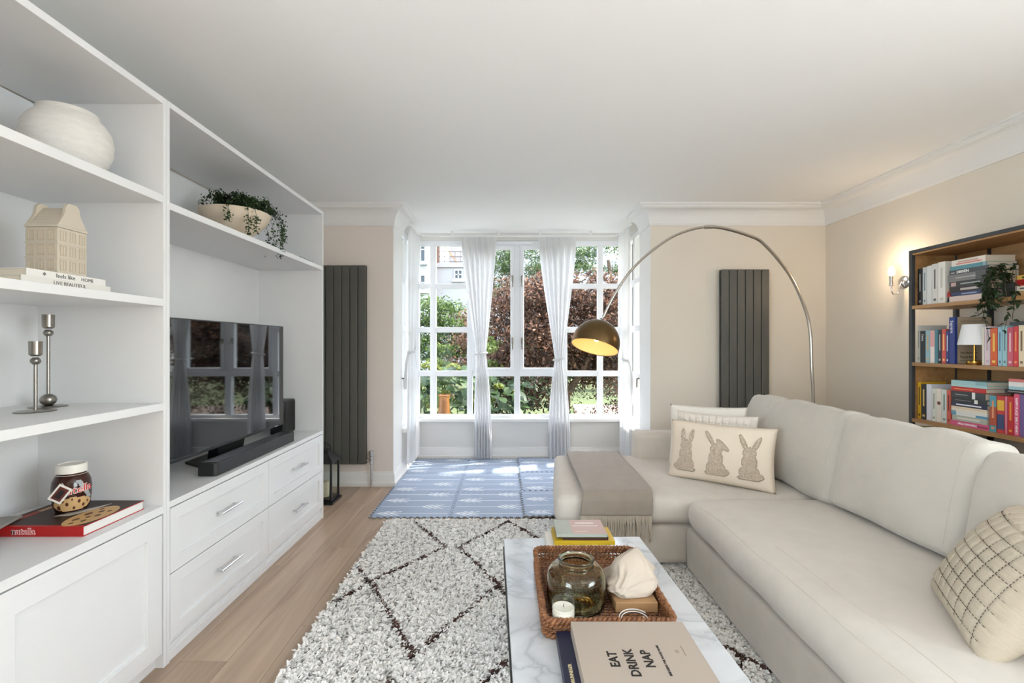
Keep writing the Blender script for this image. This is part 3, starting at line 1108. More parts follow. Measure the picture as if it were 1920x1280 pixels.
# candlesticks
def candlestick(label, x, y, h, ball_low):
    t = thing('candlestick', label, 'candlestick', (x, y, 1.056), group='metal candlesticks on the shelf')
    part('base', MB().lathe([(0, 0), (0.055, 0), (0.056, 0.003), (0.05, 0.0045), (0.008, 0.006), (0, 0.006)], (x, y, 1.056), 32), steel, t, smooth=True)
    part('stem', MB().lathe([(0, 0.005), (0.0055, 0.005), (0.0055, h - 0.06), (0, h - 0.06)], (x, y, 1.056), 14), steel, t, smooth=True)
    zb = h - 0.068
    part('knop', MB().lathe([(0.0, zb - 0.012), (0.008, zb - 0.012), (0.0135, zb - 0.006), (0.015, zb), (0.0135, zb + 0.006), (0.008, zb + 0.012), (0, zb + 0.012)], (x, y, 1.056), 20), steel, t, smooth=True)
    part('cup', MB().lathe([(0, h - 0.052), (0.012, h - 0.052), (0.018, h - 0.046), (0.0185, h), (0.0165, h), (0.016, h - 0.02), (0, h - 0.022)], (x, y, 1.056), 24), steel, t, smooth=True)
    if ball_low:
        part('ball', MB().lathe([(0, 0.004), (0.012, 0.006), (0.022, 0.016), (0.025, 0.027), (0.022, 0.038), (0.012, 0.047), (0, 0.05)], (x, y, 1.056), 24), steel, t, smooth=True)


candlestick('taller metal candlestick with a ball above its foot', -1.715, 1.752, 0.344, True)
candlestick('shorter plain-footed metal candlestick, in front of the taller one', -1.64, 1.63, 0.244, False)

# red cookery book and chocolate spread jar
dark_choc = (58, 26, 18)
bx0, bx1, by0, by1, bz0, bz1 = -1.735, -1.416, 1.565, 1.828, 0.6482, 0.682
cookie = (205, 165, 110)
cb = book('large red-spined cookery book lying flat under the chocolate jar', (bx0, by0, bz0), (bx1, by1, bz1), '-y', (176, 18, 18),
          [('nutella', 0.030, (245, 240, 235), frame4((-1.656, by0 - 0.0003, bz0 + 0.0075), (1, 0, 0), (0, 0, 1)), 0.0013),
           ('nutella', 0.030, (190, 30, 28), frame4((-1.656, by0 - 0.0009, bz0 + 0.0075), (1, 0, 0), (0, 0, 1)), 0.0),
           ('n', 0.030, (20, 16, 16), frame4((-1.656, by0 - 0.0014, bz0 + 0.0075), (1, 0, 0), (0, 0, 1)), 0.0)],
          pages=M('white_pages', (228, 226, 222), 0.8),
          bands=[((bx0 + 0.002, by0 + 0.012, bz1 - 0.0004), (bx1 - 0.002, by1 - 0.002, bz1 + 0.0005), (44, 20, 16)), ((-1.712, 1.62, bz1 + 0.0004), (-1.69, 1.70, bz1 + 0.0009), (170, 60, 44)), ((-1.712, 1.705, bz1 + 0.0004), (-1.69, 1.78, bz1 + 0.0009), (196, 150, 120))])
# printed picture of a cookie and a knife on the cover
ck = MB()
pts = []
for k in range(40):
    w = 2 * PI * k / 40
    pts.append((-1.475 + 0.055 * math.cos(w), 1.665 + 0.10 * math.sin(w)))
ck.prism(pts, bz1 + 0.0006, bz1 + 0.0012)
cpart = part('cookie_print', ck, bmat((205, 165, 112)), cb)
for (dx, dy, r) in ((-0.02, -0.04, 0.009), (0.015, -0.05, 0.007), (0.02, 0.0, 0.008), (-0.025, 0.015, 0.01), (0.0, 0.04, 0.008), (0.025, 0.045, 0.006), (-0.005, -0.075, 0.006), (-0.02, 0.065, 0.006), (0.0, -0.015, 0.006)):
    part('chocolate_chip_print', MB().prism([(-1.475 + dx + r * math.cos(2 * PI * k / 10), 1.665 + dy + 1.5 * r * math.sin(2 * PI * k / 10)) for k in range(10)], bz1 + 0.0012, bz1 + 0.0016), bmat((92, 52, 28)), cpart)
part('knife_print', MB().prism([(-1.60, 1.655), (-1.555, 1.662), (-1.52, 1.72), (-1.51, 1.79), (-1.535, 1.75), (-1.575, 1.70)], bz1 + 0.0006, bz1 + 0.0014), bmat((190, 184, 176)), cb)

jx, jy, jz = -1.60, 1.722, bz1 + 0.0018
cj = thing('spread_jar', 'jar of chocolate spread with a white lid and paper tag', 'jar', (jx, jy, jz))
jp = [(0, 0), (0.040, 0), (0.046, 0.004), (0.052, 0.02), (0.056, 0.05), (0.057, 0.085), (0.054, 0.11), (0.046, 0.128), (0.041, 0.134), (0.041, 0.142), (0, 0.142)]
part('jar_body', MB().lathe(jp, (jx, jy, jz), 40), M('chocolate_spread_in_glass', (56, 22, 14), 0.12), cj, smooth=True)
part('lid', MB().lathe([(0.0395, 0.138), (0.044, 0.139), (0.0445, 0.165), (0.043, 0.169), (0.038, 0.170), (0.036, 0.167), (0, 0.167)], (jx, jy, jz), 40), M('white_lid', (236, 232, 224), 0.4), cj, smooth=True)


def jar_r(z):
    for (a, za), (b, zb) in zip(jp[1:], jp[2:]):
        if za <= z <= zb and zb > za:
            return a + (b - a) * (z - za) / (zb - za)
    return 0.056


def jar_patch(name, u0, u1, z0, z1, rgb, mask=None, off=0.0008, nu=28, nz=14):
    vs, fs, ok = [], [], {}
    for j in range(nz + 1):
        for i in range(nu + 1):
            a = u0 + (u1 - u0) * i / nu
            z = z0 + (z1 - z0) * j / nz
            r = jar_r(z) + off
            vs.append((jx + r * math.cos(a), jy + r * math.sin(a), jz + z))
            ok[(i, j)] = True if mask is None else mask(-1 + 2 * i / nu, -1 + 2 * j / nz)
    for j in range(nz):
        for i in range(nu):
            if ok[(i, j)] and ok[(i + 1, j)] and ok[(i + 1, j + 1)] and ok[(i, j + 1)]:
                k = j * (nu + 1) + i
                fs.append((k, k + 1, k + nu + 2, k + nu + 1))
    used = sorted({i for f in fs for i in f})
    mp = {o: n for n, o in enumerate(used)}
    return part(name, MB().add([vs[i] for i in used], [[mp[i] for i in f] for f in fs]), bmat(rgb), cj, smooth=True)


# the camera side of the jar looks towards (+x, -y)
fa = math.radians(-46)
ckl = jar_patch('cookie_print', fa - 1.15, fa + 1.25, 0.008, 0.062, (206, 168, 118), lambda u, v: u * u + (v + 0.15) ** 2 * 0.95 < 1)
for (a, z, r) in ((-0.7, 0.022, 0.011), (-0.25, 0.034, 0.008), (0.1, 0.018, 0.007), (0.35, 0.04, 0.008), (0.6, 0.024, 0.008), (-0.45, 0.045, 0.006), (0.85, 0.034, 0.006), (0.0, 0.05, 0.005)):
    jar_patch('chocolate_chip_print', fa + a - r * 12, fa + a + r * 12, z - r, z + r, (86, 44, 24), lambda u, v: u * u + v * v < 1, 0.0014, 10, 10)
jar_patch('knife_print', fa + 0.2, fa + 1.1, 0.045, 0.115, (168, 170, 174), lambda u, v: abs(u + v * 0.75) < 0.42, 0.001, 20, 20)


def jar_text(s, size, a0, z0, rgb, off, bold, slope=0.10):
    m = text_mb(s, size, Matrix.Identity(4), bold)
    mb = MB()
    vs = []
    for (x, y, zz) in m.v:
        z = z0 + y + x * slope
        r = jar_r(z) + off + zz
        a = a0 + x / 0.057
        vs.append((jx + r * math.cos(a), jy + r * math.sin(a), jz + z))
    mb.add(vs, m.f)
    part('title', mb, bmat(rgb, 0.6), cj)


jar_text('nutella', 0.036, fa - 0.62, 0.066, (242, 238, 230), 0.0018, 0.0013)
jar_text('nutella', 0.036, fa - 0.62, 0.066, (196, 24, 22), 0.0026, 0.0)
# paper tag hung on a string
tgm = frame4((jx + 0.022, jy - 0.068, jz + 0.078), (0.73, 0.36, -0.58), (0.51, 0.25, 0.82))
tg = part('tag', MB().box(-0.021, 0.021, -0.030, 0.030, -0.0007, 0.0007).xform(tgm), bmat((232, 228, 220)), cj)
part('tag_picture', MB().box(-0.015, 0.015, -0.023, 0.023, 0.0008, 0.0013).xform(tgm), bmat((92, 34, 26)), tg)
part('tag_figure', MB().box(-0.008, 0.008, -0.017, 0.014, 0.0014, 0.0017).xform(tgm), bmat((26, 20, 20)), tg)
sp = [(jx + 0.045 * math.cos(w), jy + 0.045 * math.sin(w), jz + 0.133) for w in [fa + 1.4 - 0.28 * k for k in range(12)]]
part('string', MB().tube(sp + [tuple(tgm @ Vector((0.0, 0.028, 0.002)))], 0.0009, 6), bmat((225, 220, 212)), cj)

# grey board lying on the book corner
gb = MB().rbox(-0.11, 0.11, -0.14, 0.14, 0.0, 0.010, 0.005)
gb.xform(Matrix.Translation((-1.755, 1.475, bz1 + 0.0018)) @ Matrix.Rotation(math.radians(18), 4, 'Z'))
gbo = solo('serving_board', gb, M('grey_stone_board', (150, 145, 138), 0.5, var=0.05), 'grey flat board cut by the left edge, resting on the red cookery book', 'board', smooth=True)

# ---- trailing plant in a bowl on the media unit
bwl_m = M('cream_ceramic_bowl', (222, 206, 184), 0.6, var=0.03, vscale=10)
bcx, bcy, bcz = -1.545, 2.66, 1.865
pl = thing('potted_plant', 'cream footed bowl with a trailing small-leaved green plant', 'plant', (bcx, bcy, bcz))
part('bowl', MB().lathe([(0, 0), (0.058, 0), (0.062, 0.006), (0.052, 0.018), (0.07, 0.032), (0.12, 0.07), (0.158, 0.11), (0.178, 0.145), (0.182, 0.165), (0.176, 0.168), (0.170, 0.155), (0.15, 0.12), (0, 0.11)], (bcx, bcy, bcz), 48), bwl_m, pl, smooth=True)
part('soil', MB().lathe([(0.156, 0.128), (0.10, 0.142), (0, 0.148)], (bcx, bcy, bcz), 32), M('soil', (46, 34, 26), 0.95), pl, smooth=True)
fern_m = leaf_mat('small_green_leaf', (34, 52, 28), (66, 88, 50), 0.2)


def leaf_cloud(pos, nrm_bias, size, aspect=0.5, jitter=1.0, fold=0.15):
    """pos: (N,3) array; returns verts, faces (two triangles per leaf as one quad) """
    N = len(pos)
    d = rng.normal(size=(N, 3)) * jitter + nrm_bias
    d /= np.linalg.norm(d, axis=1)[:, None]
    r = rng.normal(size=(N, 3))
    a = np.cross(d, r)
    a /= np.linalg.norm(a, axis=1)[:, None]
    b = np.cross(d, a)
    s = size * rng.uniform(0.6, 1.3, N)[:, None]
    v0 = pos - a * s * 0.5
    v1 = pos + b * s * aspect * 0.5 - d * s * fold
    v2 = pos + a * s * 0.5
    v3 = pos - b * s * aspect * 0.5 - d * s * fold
    V = np.stack([v0, v1, v2, v3], 1).reshape(-1, 3)
    F = np.arange(N * 4).reshape(-1, 4)
    return V, F


def np_mesh(name, V, F, mats, mi=None):
    me = bpy.data.meshes.new(name)
    n = F.shape[1]
    me.vertices.add(len(V))
    me.vertices.foreach_set('co', np.ascontiguousarray(V, dtype=np.float32).ravel())
    me.loops.add(F.size)
    me.loops.foreach_set('vertex_index', F.astype(np.int32).ravel())
    me.polygons.add(len(F))
    me.polygons.foreach_set('loop_start', np.arange(0, F.size, n, dtype=np.int32))
    me.polygons.foreach_set('loop_total', np.full(len(F), n, dtype=np.int32))
    for m in (mats if isinstance(mats, (list, tuple)) else [mats]):
        me.materials.append(m)
    if mi is not None:
        me.polygons.foreach_set('material_index', mi.astype(np.int32))
    me.update()
    me.validate()
    return me


# fronds: stems arching out of the bowl, leaflets along them
fr_pos = []
stems = []
for k in range(70):
    a = random.uniform(0, 2 * PI)
    r0 = random.uniform(0, 0.11)
    p = Vector((bcx + 0.01 + 0.6 * r0 * math.cos(a), bcy + 0.05 + r0 * math.sin(a), bcz + 0.14))
    out = Vector((math.cos(a) * 0.7 + 0.15, math.sin(a) * 0.8 + 0.45, 0)).normalized()
    ln = random.uniform(0.06, 0.13)
    pts_ = []
    for s in range(9):
        q = s / 8
        pts_.append(p + out * (ln * q) + Vector((0, 0, 0.125 * math.sin(q * PI * 0.72) - 0.045 * q * q)))
    stems.append(pts_)
for (ang, drop, ln) in ((0.9, 0.20, 0.14), (0.7, 0.16, 0.13), (1.15, 0.14, 0.14), (0.5, 0.12, 0.13), (-0.55, 0.12, 0.05), (-0.75, 0.14, 0.05), (-1.2, 0.08, 0.05), (0.2, 0.1, 0.12), (1.35, 0.17, 0.15)):
    e = Vector((math.cos(ang), math.sin(ang), 0))
    p = Vector((bcx, bcy, bcz + 0.155)) + e * 0.13
    pts_ = []
    for s in range(11):
        q = s / 10
        pts_.append(p + e * (0.055 + ln * 0.5) * min(1, q * 2.2) + Vector((0, 0, 0.045 * math.sin(min(1, q * 2) * PI) - drop * max(0, q - 0.3) / 0.7)))
    stems.append(pts_)
for pts_ in stems:
    for p in pts_[1:]:
        for c in range(8):
            fr_pos.append(p + Vector((random.gauss(0, 0.011), random.gauss(0, 0.011), random.gauss(0, 0.011))))
V, F = leaf_cloud(np.array(fr_pos), np.array([0.3, -0.3, 0.6]), 0.0155, 0.7)
part('leaves', np_mesh('leaves', V - np.array([bcx, bcy, bcz]), F, fern_m), None, pl, stuff=True)
smb = MB()
for pts_ in stems:
    smb.tube(pts_, 0.0011, 4, cap=False)
part('stems', smb, M('plant_stem', (58, 62, 36), 0.7), pl, stuff=True)
# booklet on the high shelf
book('thin dark-edged booklet lying at the far end of the high shelf', (-1.50, 3.16, 1.8652), (-1.395, 3.36, 1.879), '-y', (52, 52, 54), pages=M('white_pages', (228, 226, 222), 0.8))

# ---- lantern on the floor and the candle in it
lx, ly = -1.505, 3.86
ln_ = thing('lantern', 'black metal lantern with glass sides on the floor beside the media unit', 'lantern', (lx, ly, 0))
part('base', MB().box(lx - 0.105, lx + 0.105, ly - 0.105, ly + 0.105, 0.004, 0.022), black_matte, ln_, bevel=0.004)
part('base_step', MB().box(lx - 0.09, lx + 0.09, ly - 0.09, ly + 0.09, 0.022, 0.04), black_matte, ln_, bevel=0.003)
for sx in (-1, 1):
    for sy in (-1, 1):
        part('post', MB().box(lx + sx * 0.082 - 0.007, lx + sx * 0.082 + 0.007, ly + sy * 0.082 - 0.007, ly + sy * 0.082 + 0.007, 0.04, 0.33), black_matte, ln_)
        part('foot', MB().box(lx + sx * 0.09 - 0.01, lx + sx * 0.09 + 0.01, ly + sy * 0.09 - 0.01, ly + sy * 0.09 + 0.01, 0.0, 0.004), black_matte, ln_)
lg = glass_thin('lantern_glass', (0.93, 0.95, 0.93), 0.9)
part('glass_side', MB().box(lx - 0.075, lx + 0.075, ly - 0.083, ly - 0.081, 0.04, 0.33), lg, ln_)
part('glass_side', MB().box(lx - 0.075, lx + 0.075, ly + 0.081, ly + 0.083, 0.04, 0.33), lg, ln_)
part('glass_side', MB().box(lx + 0.081, lx + 0.083, ly - 0.075, ly + 0.075, 0.04, 0.33), lg, ln_)
part('glass_side', MB().box(lx - 0.083, lx - 0.081, ly - 0.075, ly + 0.075, 0.04, 0.33), lg, ln_)
rf = MB()
rf.add([(lx - 0.1, ly - 0.1, 0.33), (lx + 0.1, ly - 0.1, 0.33), (lx + 0.1, ly + 0.1, 0.33), (lx - 0.1, ly + 0.1, 0.33),
        (lx - 0.1, ly - 0.1, 0.345), (lx + 0.1, ly - 0.1, 0.345), (lx + 0.1, ly + 0.1, 0.345), (lx - 0.1, ly + 0.1, 0.345),
        (lx - 0.045, ly - 0.045, 0.40), (lx + 0.045, ly - 0.045, 0.40), (lx + 0.045, ly + 0.045, 0.40), (lx - 0.045, ly + 0.045, 0.40)],
       [(0, 3, 2, 1), (0, 1, 5, 4), (1, 2, 6, 5), (2, 3, 7, 6), (3, 0, 4, 7), (4, 5, 9, 8), (5, 6, 10, 9), (6, 7, 11, 10), (7, 4, 8, 11), (8, 9, 10, 11)])
part('roof', rf, black_matte, ln_, bevel=0.002)
part('chimney', MB().box(lx - 0.04, lx + 0.04, ly - 0.04, ly + 0.04, 0.40, 0.425), black_matte, ln_)
part('handle', MB().tube([(lx + 0.05 * math.cos(a), ly, 0.425 + 0.055 * math.sin(a)) for a in [PI * k / 14 for k in range(15)]], 0.004, 8), black_matte, ln_, smooth=True)
cnd = thing('pillar_candle', 'cream pillar candle inside the black lantern', 'candle', (lx, ly, 0.04))
part('wax', MB().lathe([(0, 0.0), (0.035, 0), (0.035, 0.12), (0.031, 0.123), (0, 0.118)], (lx, ly, 0.0405), 24), M('candle_wax', (238, 228, 204), 0.5), cnd, smooth=True)
part('wick', MB().tube([(lx, ly, 0.157), (lx, ly, 0.17)], 0.0012, 6), black_matte, cnd)

# ================================================================== FLOOR COVERINGS
# ---- shaggy rug
rx0, rx1, ry0, ry1 = -0.88, 1.45, 0.95, 3.40
rug = thing('rug', 'shaggy cream rug with thin dark brown diamond lines', 'rug', ((rx0 + rx1) / 2, (ry0 + ry1) / 2, 0))
part('backing', MB().box(rx0, rx1, ry0, ry1, 0.0005, 0.008), M('rug_backing', (196, 190, 182), 0.95), rug)
SEG = [((-0.66, 3.33), (-0.393, 2.933)), ((-0.393, 2.933), (-0.737, 2.50)), ((-0.86, 2.67), (-0.737, 2.484)), ((-0.737, 2.484), (-0.85, 2.31)),
       ((-0.715, 2.47), (-0.39, 1.907)), ((-0.39, 1.907), (-0.061, 2.456)), ((-0.04, 2.45), (-0.309, 2.926)), ((-0.309, 2.926), (-0.0, 3.35)),
       ((-0.46, 1.775), (-0.39, 1.66)), ((-0.62, 1.55), (-0.43, 1.765)), ((-0.01, 1.88), (-0.35, 1.35)), ((-0.061, 2.456), (0.26, 1.9)), ((0.26, 1.9), (-0.01, 1.45)),
       ((-0.061, 2.456), (0.26, 2.95)), ((0.26, 2.95), (0.0, 3.36)), ((0.26, 2.95), (0.60, 2.45)), ((0.60, 2.45), (0.28, 1.92)), ((0.60, 2.45), (0.95, 2.95)), ((0.60, 2.45), (0.95, 1.90)),
       ((0.95, 1.90), (0.62, 1.40)), ((0.26, 1.90), (0.62, 1.40)), ((0.62, 1.40), (0.95, 1.02)), ((0.95, 1.9), (1.3, 1.4)), ((0.62, 1.4), (0.3, 1.0))]
N = 150000
P = np.stack([rng.uniform(rx0 + 0.004, rx1 - 0.004, N), rng.uniform(ry0 + 0.004, ry1 - 0.004, N)], 1)
dist = np.full(N, 9.0)
for a, b in SEG:
    a, b = np.array(a), np.array(b)
    ab = b - a
    t_ = np.clip(((P - a) @ ab) / (ab @ ab), 0, 1)
    dist = np.minimum(dist, np.linalg.norm(P - (a + t_[:, None] * ab), axis=1))
wobble = np.array([noise.noise(Vector((p[0] * 14, p[1] * 14, 0))) for p in P])
brown = dist < 0.0085 + 0.007 * wobble
# strands lean in locally shared directions, so the pile clumps
ang = np.array([noise.noise(Vector((p[0] * 45, p[1] * 45, 5))) for p in P]) * 5.0 + rng.normal(0, 0.7, N)
lean = 0.62 + 0.35 * np.array([noise.noise(Vector((p[0] * 40, p[1] * 40, 9))) for p in P]) + rng.normal(0, 0.12, N)
hgt = 0.024 + 0.005 * rng.random(N)
w_ = 0.0042 + 0.002 * rng.random(N)
dx, dy = np.cos(ang), np.sin(ang)
tx, ty = -dy, dx
z0_ = 0.006
base = np.stack([P[:, 0], P[:, 1], np.full(N, z0_)], 1)
mid = base + np.stack([dx * hgt * 0.25 * lean, dy * hgt * 0.25 * lean, hgt * 0.62], 1)
tip = base + np.stack([dx * hgt * 0.95 * lean, dy * hgt * 0.95 * lean, hgt * (1.0 - 0.35 * lean)], 1)
side = np.stack([tx, ty, np.zeros(N)], 1) * w_[:, None]
V = np.stack([base - side, base + side, mid - side * 1.1, mid + side * 1.1, tip - side * 0.6, tip + side * 0.6], 1).reshape(-1, 3)
i6 = np.arange(N)[:, None] * 6
F = np.concatenate([i6 + np.array([0, 1, 3, 2]), i6 + np.array([2, 3, 5, 4])])
mi = np.concatenate([brown, brown]).astype(np.int32)
rug_m = M('cream_wool', (252, 250, 247), 0.95, rgb2=(238, 234, 229), vscale=70)
rug_b = M('brown_wool', (96, 66, 58), 0.95, rgb2=(62, 42, 38), vscale=60)
ro = part('pile', np_mesh('pile', V - np.array(ORG[rug.name]), F, [rug_m, rug_b], mi), None, rug, stuff=True)

# ---- foam play mat tiles
mat_b = M('blue_grey_foam', (150, 164, 188), 0.5, var=0.02, vscale=5, bump=0.15, bscale=300, bdist=0.001)
mat_e = M('greige_foam', (150, 141, 132), 0.7)
mat_w = M('white_print', (238, 242, 248), 0.5)
TS = 0.592


def tile_outline(s, tooth=0.018, pitch=0.0493):
    """square with trapezoid jigsaw teeth on all four sides"""
    pts = []
    n = 12
    for side in range(4):
        for k in range(n):
            a = k / n * s
            b = (k + 0.5) / n * s
            o = 0.0 if True else tooth
            seq = [(a, 0.0), (b - 0.003, 0.0), (b + 0.003, -tooth), ((k + 1) / n * s - 0.003, -tooth), ((k + 1) / n * s, 0.0)]
            for (u, w) in seq[:-1]:
                w2 = w + tooth / 2
                if side == 0:
                    p = (u, w2)
                elif side == 1:
                    p = (s - w2, u)
                elif side == 2:
                    p = (s - u, s - w2)
                else:
                    p = (w2, s - u)
                pts.append((p[0] - s / 2, p[1] - s / 2))
    return pts


tile_me = MB().prism(tile_outline(TS), 0.0, 0.0085).mesh('foam_base', mat_e)
tile_top = MB().prism([(x * 0.995, y * 0.995) for x, y in tile_outline(TS)], 0.0085, 0.012).mesh('printed_top', mat_b)


def arrow_mb(tip_x, y):
    """white arrow pointing to -x: shaft and three nested chevrons, in one connected outline"""
    hw = 0.004
    z0, z1 = 0.0121, 0.0127
    mb = MB()
    mb.box(-0.272, 0.272, y - hw, y + hw, z0, z1)
    for k in range(3):
        x0 = tip_x + k * 0.046
        for s in (-1, 1):
            ex, ey = x0 + 0.082, y + s * 0.046
            q = [(x0 - 0.006, y), (ex - 0.004, ey), (ex + 0.010, ey - s * 0.003), (x0 + 0.016, y)]
            if s < 0:
                q = q[::-1]
            mb.prism(q, z0, z1 + 0.0001 * (k + 1))
    return mb


arrow_me = [arrow_mb(-0.262, 0.0).mesh('arrow', mat_w), arrow_mb(0.045, 0.0).mesh('arrow', mat_w)]
colname = ['left', 'middle', 'right']
rowname = ['nearest the rug', 'midway to the window', 'against the bay wall']
for ci, cxm in enumerate((-0.727, -0.1335, 0.413)):
    for ri in range(3):
        cym = 3.766 + ri * 0.5935
        lift = 0.001 * ri
        t = thing('foam_tile', 'blue-grey foam play tile with white arrows, %s column, %s' % (colname[ci], rowname[ri]), 'foam tile',
                  (cxm, cym, 0.0 if ci < 2 else 0.0), (0, 0, 0 if ci < 2 else math.radians(1.6)), 'foam play mat tiles')
        if ci == 2:
            t.location.z = 0.0128
        part('foam_base', tile_me, None, t, local=True)
        part('printed_top', tile_top, None, t, local=True)
        for k in range(4):
            a = part('arrow', arrow_me[k % 2], None, t, local=True)
            a.location = (0, -TS / 2 + 0.094 + k * 0.1484 - 0.02, 0)

# ================================================================== SOFA
sf = thing('sectional_sofa', 'large cream fabric corner sofa with a chaise and loose back cushions', 'sofa', (1.2, 2.0, 0))
part('base', MB().rbox(1.0, 1.98, 0.30, 2.64, 0.035, 0.272, 0.025, wob=0.002), sofa_m, sf, smooth=True)
ch = MB().rbox(0.30, 1.98, 2.66, 3.62, 0.035, 0.272, 0.045)
ch.v = [(x + (0.09 * max(0, (y - 2.66)) * max(0, 1 - (x - 0.3) / 0.5)), y, z) for x, y, z in ch.v]
part('chaise_base', ch, sofa_m, sf, smooth=True)
ch = MB().rbox(0.262, 1.95, 2.63, 3.64, 0.274, 0.435, 0.05, crown=0.012, bulge=(0.01, 0.01, 0), wob=0.004)
ch.v = [(x + (0.10 * max(0, (y - 2.63)) * max(0, 1 - (x - 0.26) / 0.5)), y, z) for x, y, z in ch.v]
part('chaise_cushion', ch, sofa_m, sf, smooth=True)
seat_mb = MB().rbox(0.985, 1.93, 0.33, 2.615, 0.274, 0.44, 0.07, crown=0.028, bulge=(0.02, 0.015, 0), wob=0.006, seed=3)
seat_o = part('seat_cushion', seat_mb, sofa_m, sf, smooth=True)
bvh = BVHTree.FromPolygons([Vector(v) for v in seat_mb.v], seat_mb.f)
for xs_, y0_, y1_ in ((1.115, 0.42, 1.95), (1.02, 0.42, 2.5)):
    pts = []
    for k in range(60):
        hit = bvh.ray_cast(Vector((xs_ + 0.004 * math.sin(k * 0.4), y0_ + (y1_ - y0_) * k / 59, 1.0)), Vector((0, 0, -1)))
        if hit[0]:
            pts.append(hit[0])
    part('seam', MB().tube(pts, 0.0016, 5), sofa_m, seat_o, smooth=True)
part('armrest', MB().rbox(0.955, 1.98, 3.49, 3.665, 0.04, 0.628, 0.045, bulge=(0.0, 0.006, 0.004), wob=0.002), sofa_m, sf, smooth=True)
part('backrest', MB().rbox(1.98, 2.14, 0.30, 3.665, 0.04, 0.68, 0.05), sofa_m, sf, smooth=True)
for (x, y) in ((0.45, 2.75), (0.48, 3.5), (1.08, 2.55), (1.08, 0.4), (2.05, 0.4), (2.05, 3.55)):
    part('foot', MB().box(x - 0.03, x + 0.03, y - 0.03, y + 0.03, 0.013, 0.04), black_matte, sf)


def back_cushion(y0, y1, xb, zb, hgt, thick, lean, seed, yaw=0.0):
    L = y1 - y0
    mb = MB().rbox(-thick / 2, thick / 2, -L / 2, L / 2, 0, hgt, 0.042, bulge=(0.05, 0.008, 0.006), wob=0.011, seed=seed)
    # gathers along the top and at the corners
    vs = []
    for (x, y, z) in mb.v:
        q = z / hgt
        g = max(0, q - 0.6) / 0.4
        x2 = x * (1 - 0.25 * g * g)
        z2 = z + 0.008 * g * math.sin(y * 23 + seed) + 0.006 * g * (abs(y) / (L / 2)) ** 6
        if x < 0:
            x2 += 0.005 * g * math.sin(y * 40 + 2 * seed + 14 * z)
        vs.append((x2, y, z2))
    mb.v = vs
    m = Matrix.Translation((xb + thick / 2, (y0 + y1) / 2, zb)) @ Matrix.Rotation(yaw, 4, 'Z') @ Matrix.Rotation(lean, 4, 'Y')
    bc = part('back_cushion', mb.xform(m), sofa_m2, sf, smooth=True)
    # piped seam near the camera-side end, following the cushion's face
    tree = BVHTree.FromPolygons([Vector(v) for v in mb.v], mb.f)
    pts = []
    dv = (m.to_3x3() @ Vector((1, 0, 0))).normalized()
    for k in range(24):
        hit = tree.ray_cast(m @ Vector((-0.5, -(L / 2 - 0.05), 0.03 + (hgt - 0.05) * k / 23)), dv)
        if hit[0]:
            pts.append(hit[0])
    part('seam', MB().tube(pts, 0.002, 6), sofa_m2, bc, smooth=True)
    return bc


back_cushion(2.45, 3.43, 1.66, 0.43, 0.50, 0.20, 0.20, 1.0)
back_cushion(1.735, 2.44, 1.65, 0.455, 0.475, 0.20, 0.20, 5.0)
back_cushion(0.95, 1.68, 1.57, 0.455, 0.46, 0.20, 0.16, 9.0, math.radians(-4))


# ---- loose pillows
def pillow_mb(w, h, t, k=0.07, n=40, m=30, dis=None, p=0.40, sag=0.0):
    vs, fs = [], []
    idx = {}

    def T(u, v):
        return t / 2 * (max(0, 1 - u ** 2) * max(0, 1 - v ** 2)) ** p

    for side in (-1, 1):
        for j in range(m + 1):
            for i in range(n + 1):
                u, v = -1 + 2 * i / n, -1 + 2 * j / m
                edge = i in (0, n) or j in (0, m)
                key = (i, j) if edge else (i, j, side)
                if key in idx:
                    continue
                x = u * w / 2 * (1 - k * (1 - v * v))
                z = v * h / 2 * (1 - k * (1 - u * u))
                y = side * T(u, v)
                if dis and not edge:
                    y += side * dis(u, v, side)
                s = Vector((x * 9, y * 9, z * 9 + side))
                y += 0.004 * noise.noise(s) * (0 if edge else 1)
                idx[key] = len(vs)
                vs.append((x, y, z))
    for side in (-1, 1):
        for j in range(m):
            for i in range(n):
                q = []
                for (a, b) in ((i, j), (i + 1, j), (i + 1, j + 1), (i, j + 1)):
                    q.append(idx[(a, b)] if (a in (0, n) or b in (0, m)) else idx[(a, b, side)])
                fs.append(q if side < 0 else q[::-1])
    mb = MB()
    mb.add(vs, fs)
    return mb, T


def place(t, loc, yaw, lean, roll=0.0):
    t.rotation_mode = 'QUATERNION'
    t.location = loc
    q = (Matrix.Rotation(yaw, 4, 'Z') @ Matrix.Rotation(lean, 4, 'X') @ Matrix.Rotation(roll, 4, 'Y'))
    t.rotation_quaternion = q.to_quaternion()


cot = M('cream_cotton', (222, 208, 190), 0.9, var=0.02, bump=0.2, bscale=500, bdist=0.001)
bp = thing('throw_pillow', 'cream oblong cushion with three tufted bunnies', 'cushion', group='loose cushions on the sofa')
pm, PT = pillow_mb(0.615, 0.37, 0.17, 0.05)
part('cushion_cover', pm, cot, bp, smooth=True, local=True, angle=180)
bun_m = M('tufted_taupe_wool', (200, 184, 166), 0.95, rgb2=(172, 156, 138), vscale=90, bump=0.6, bscale=160, bdist=0.004)


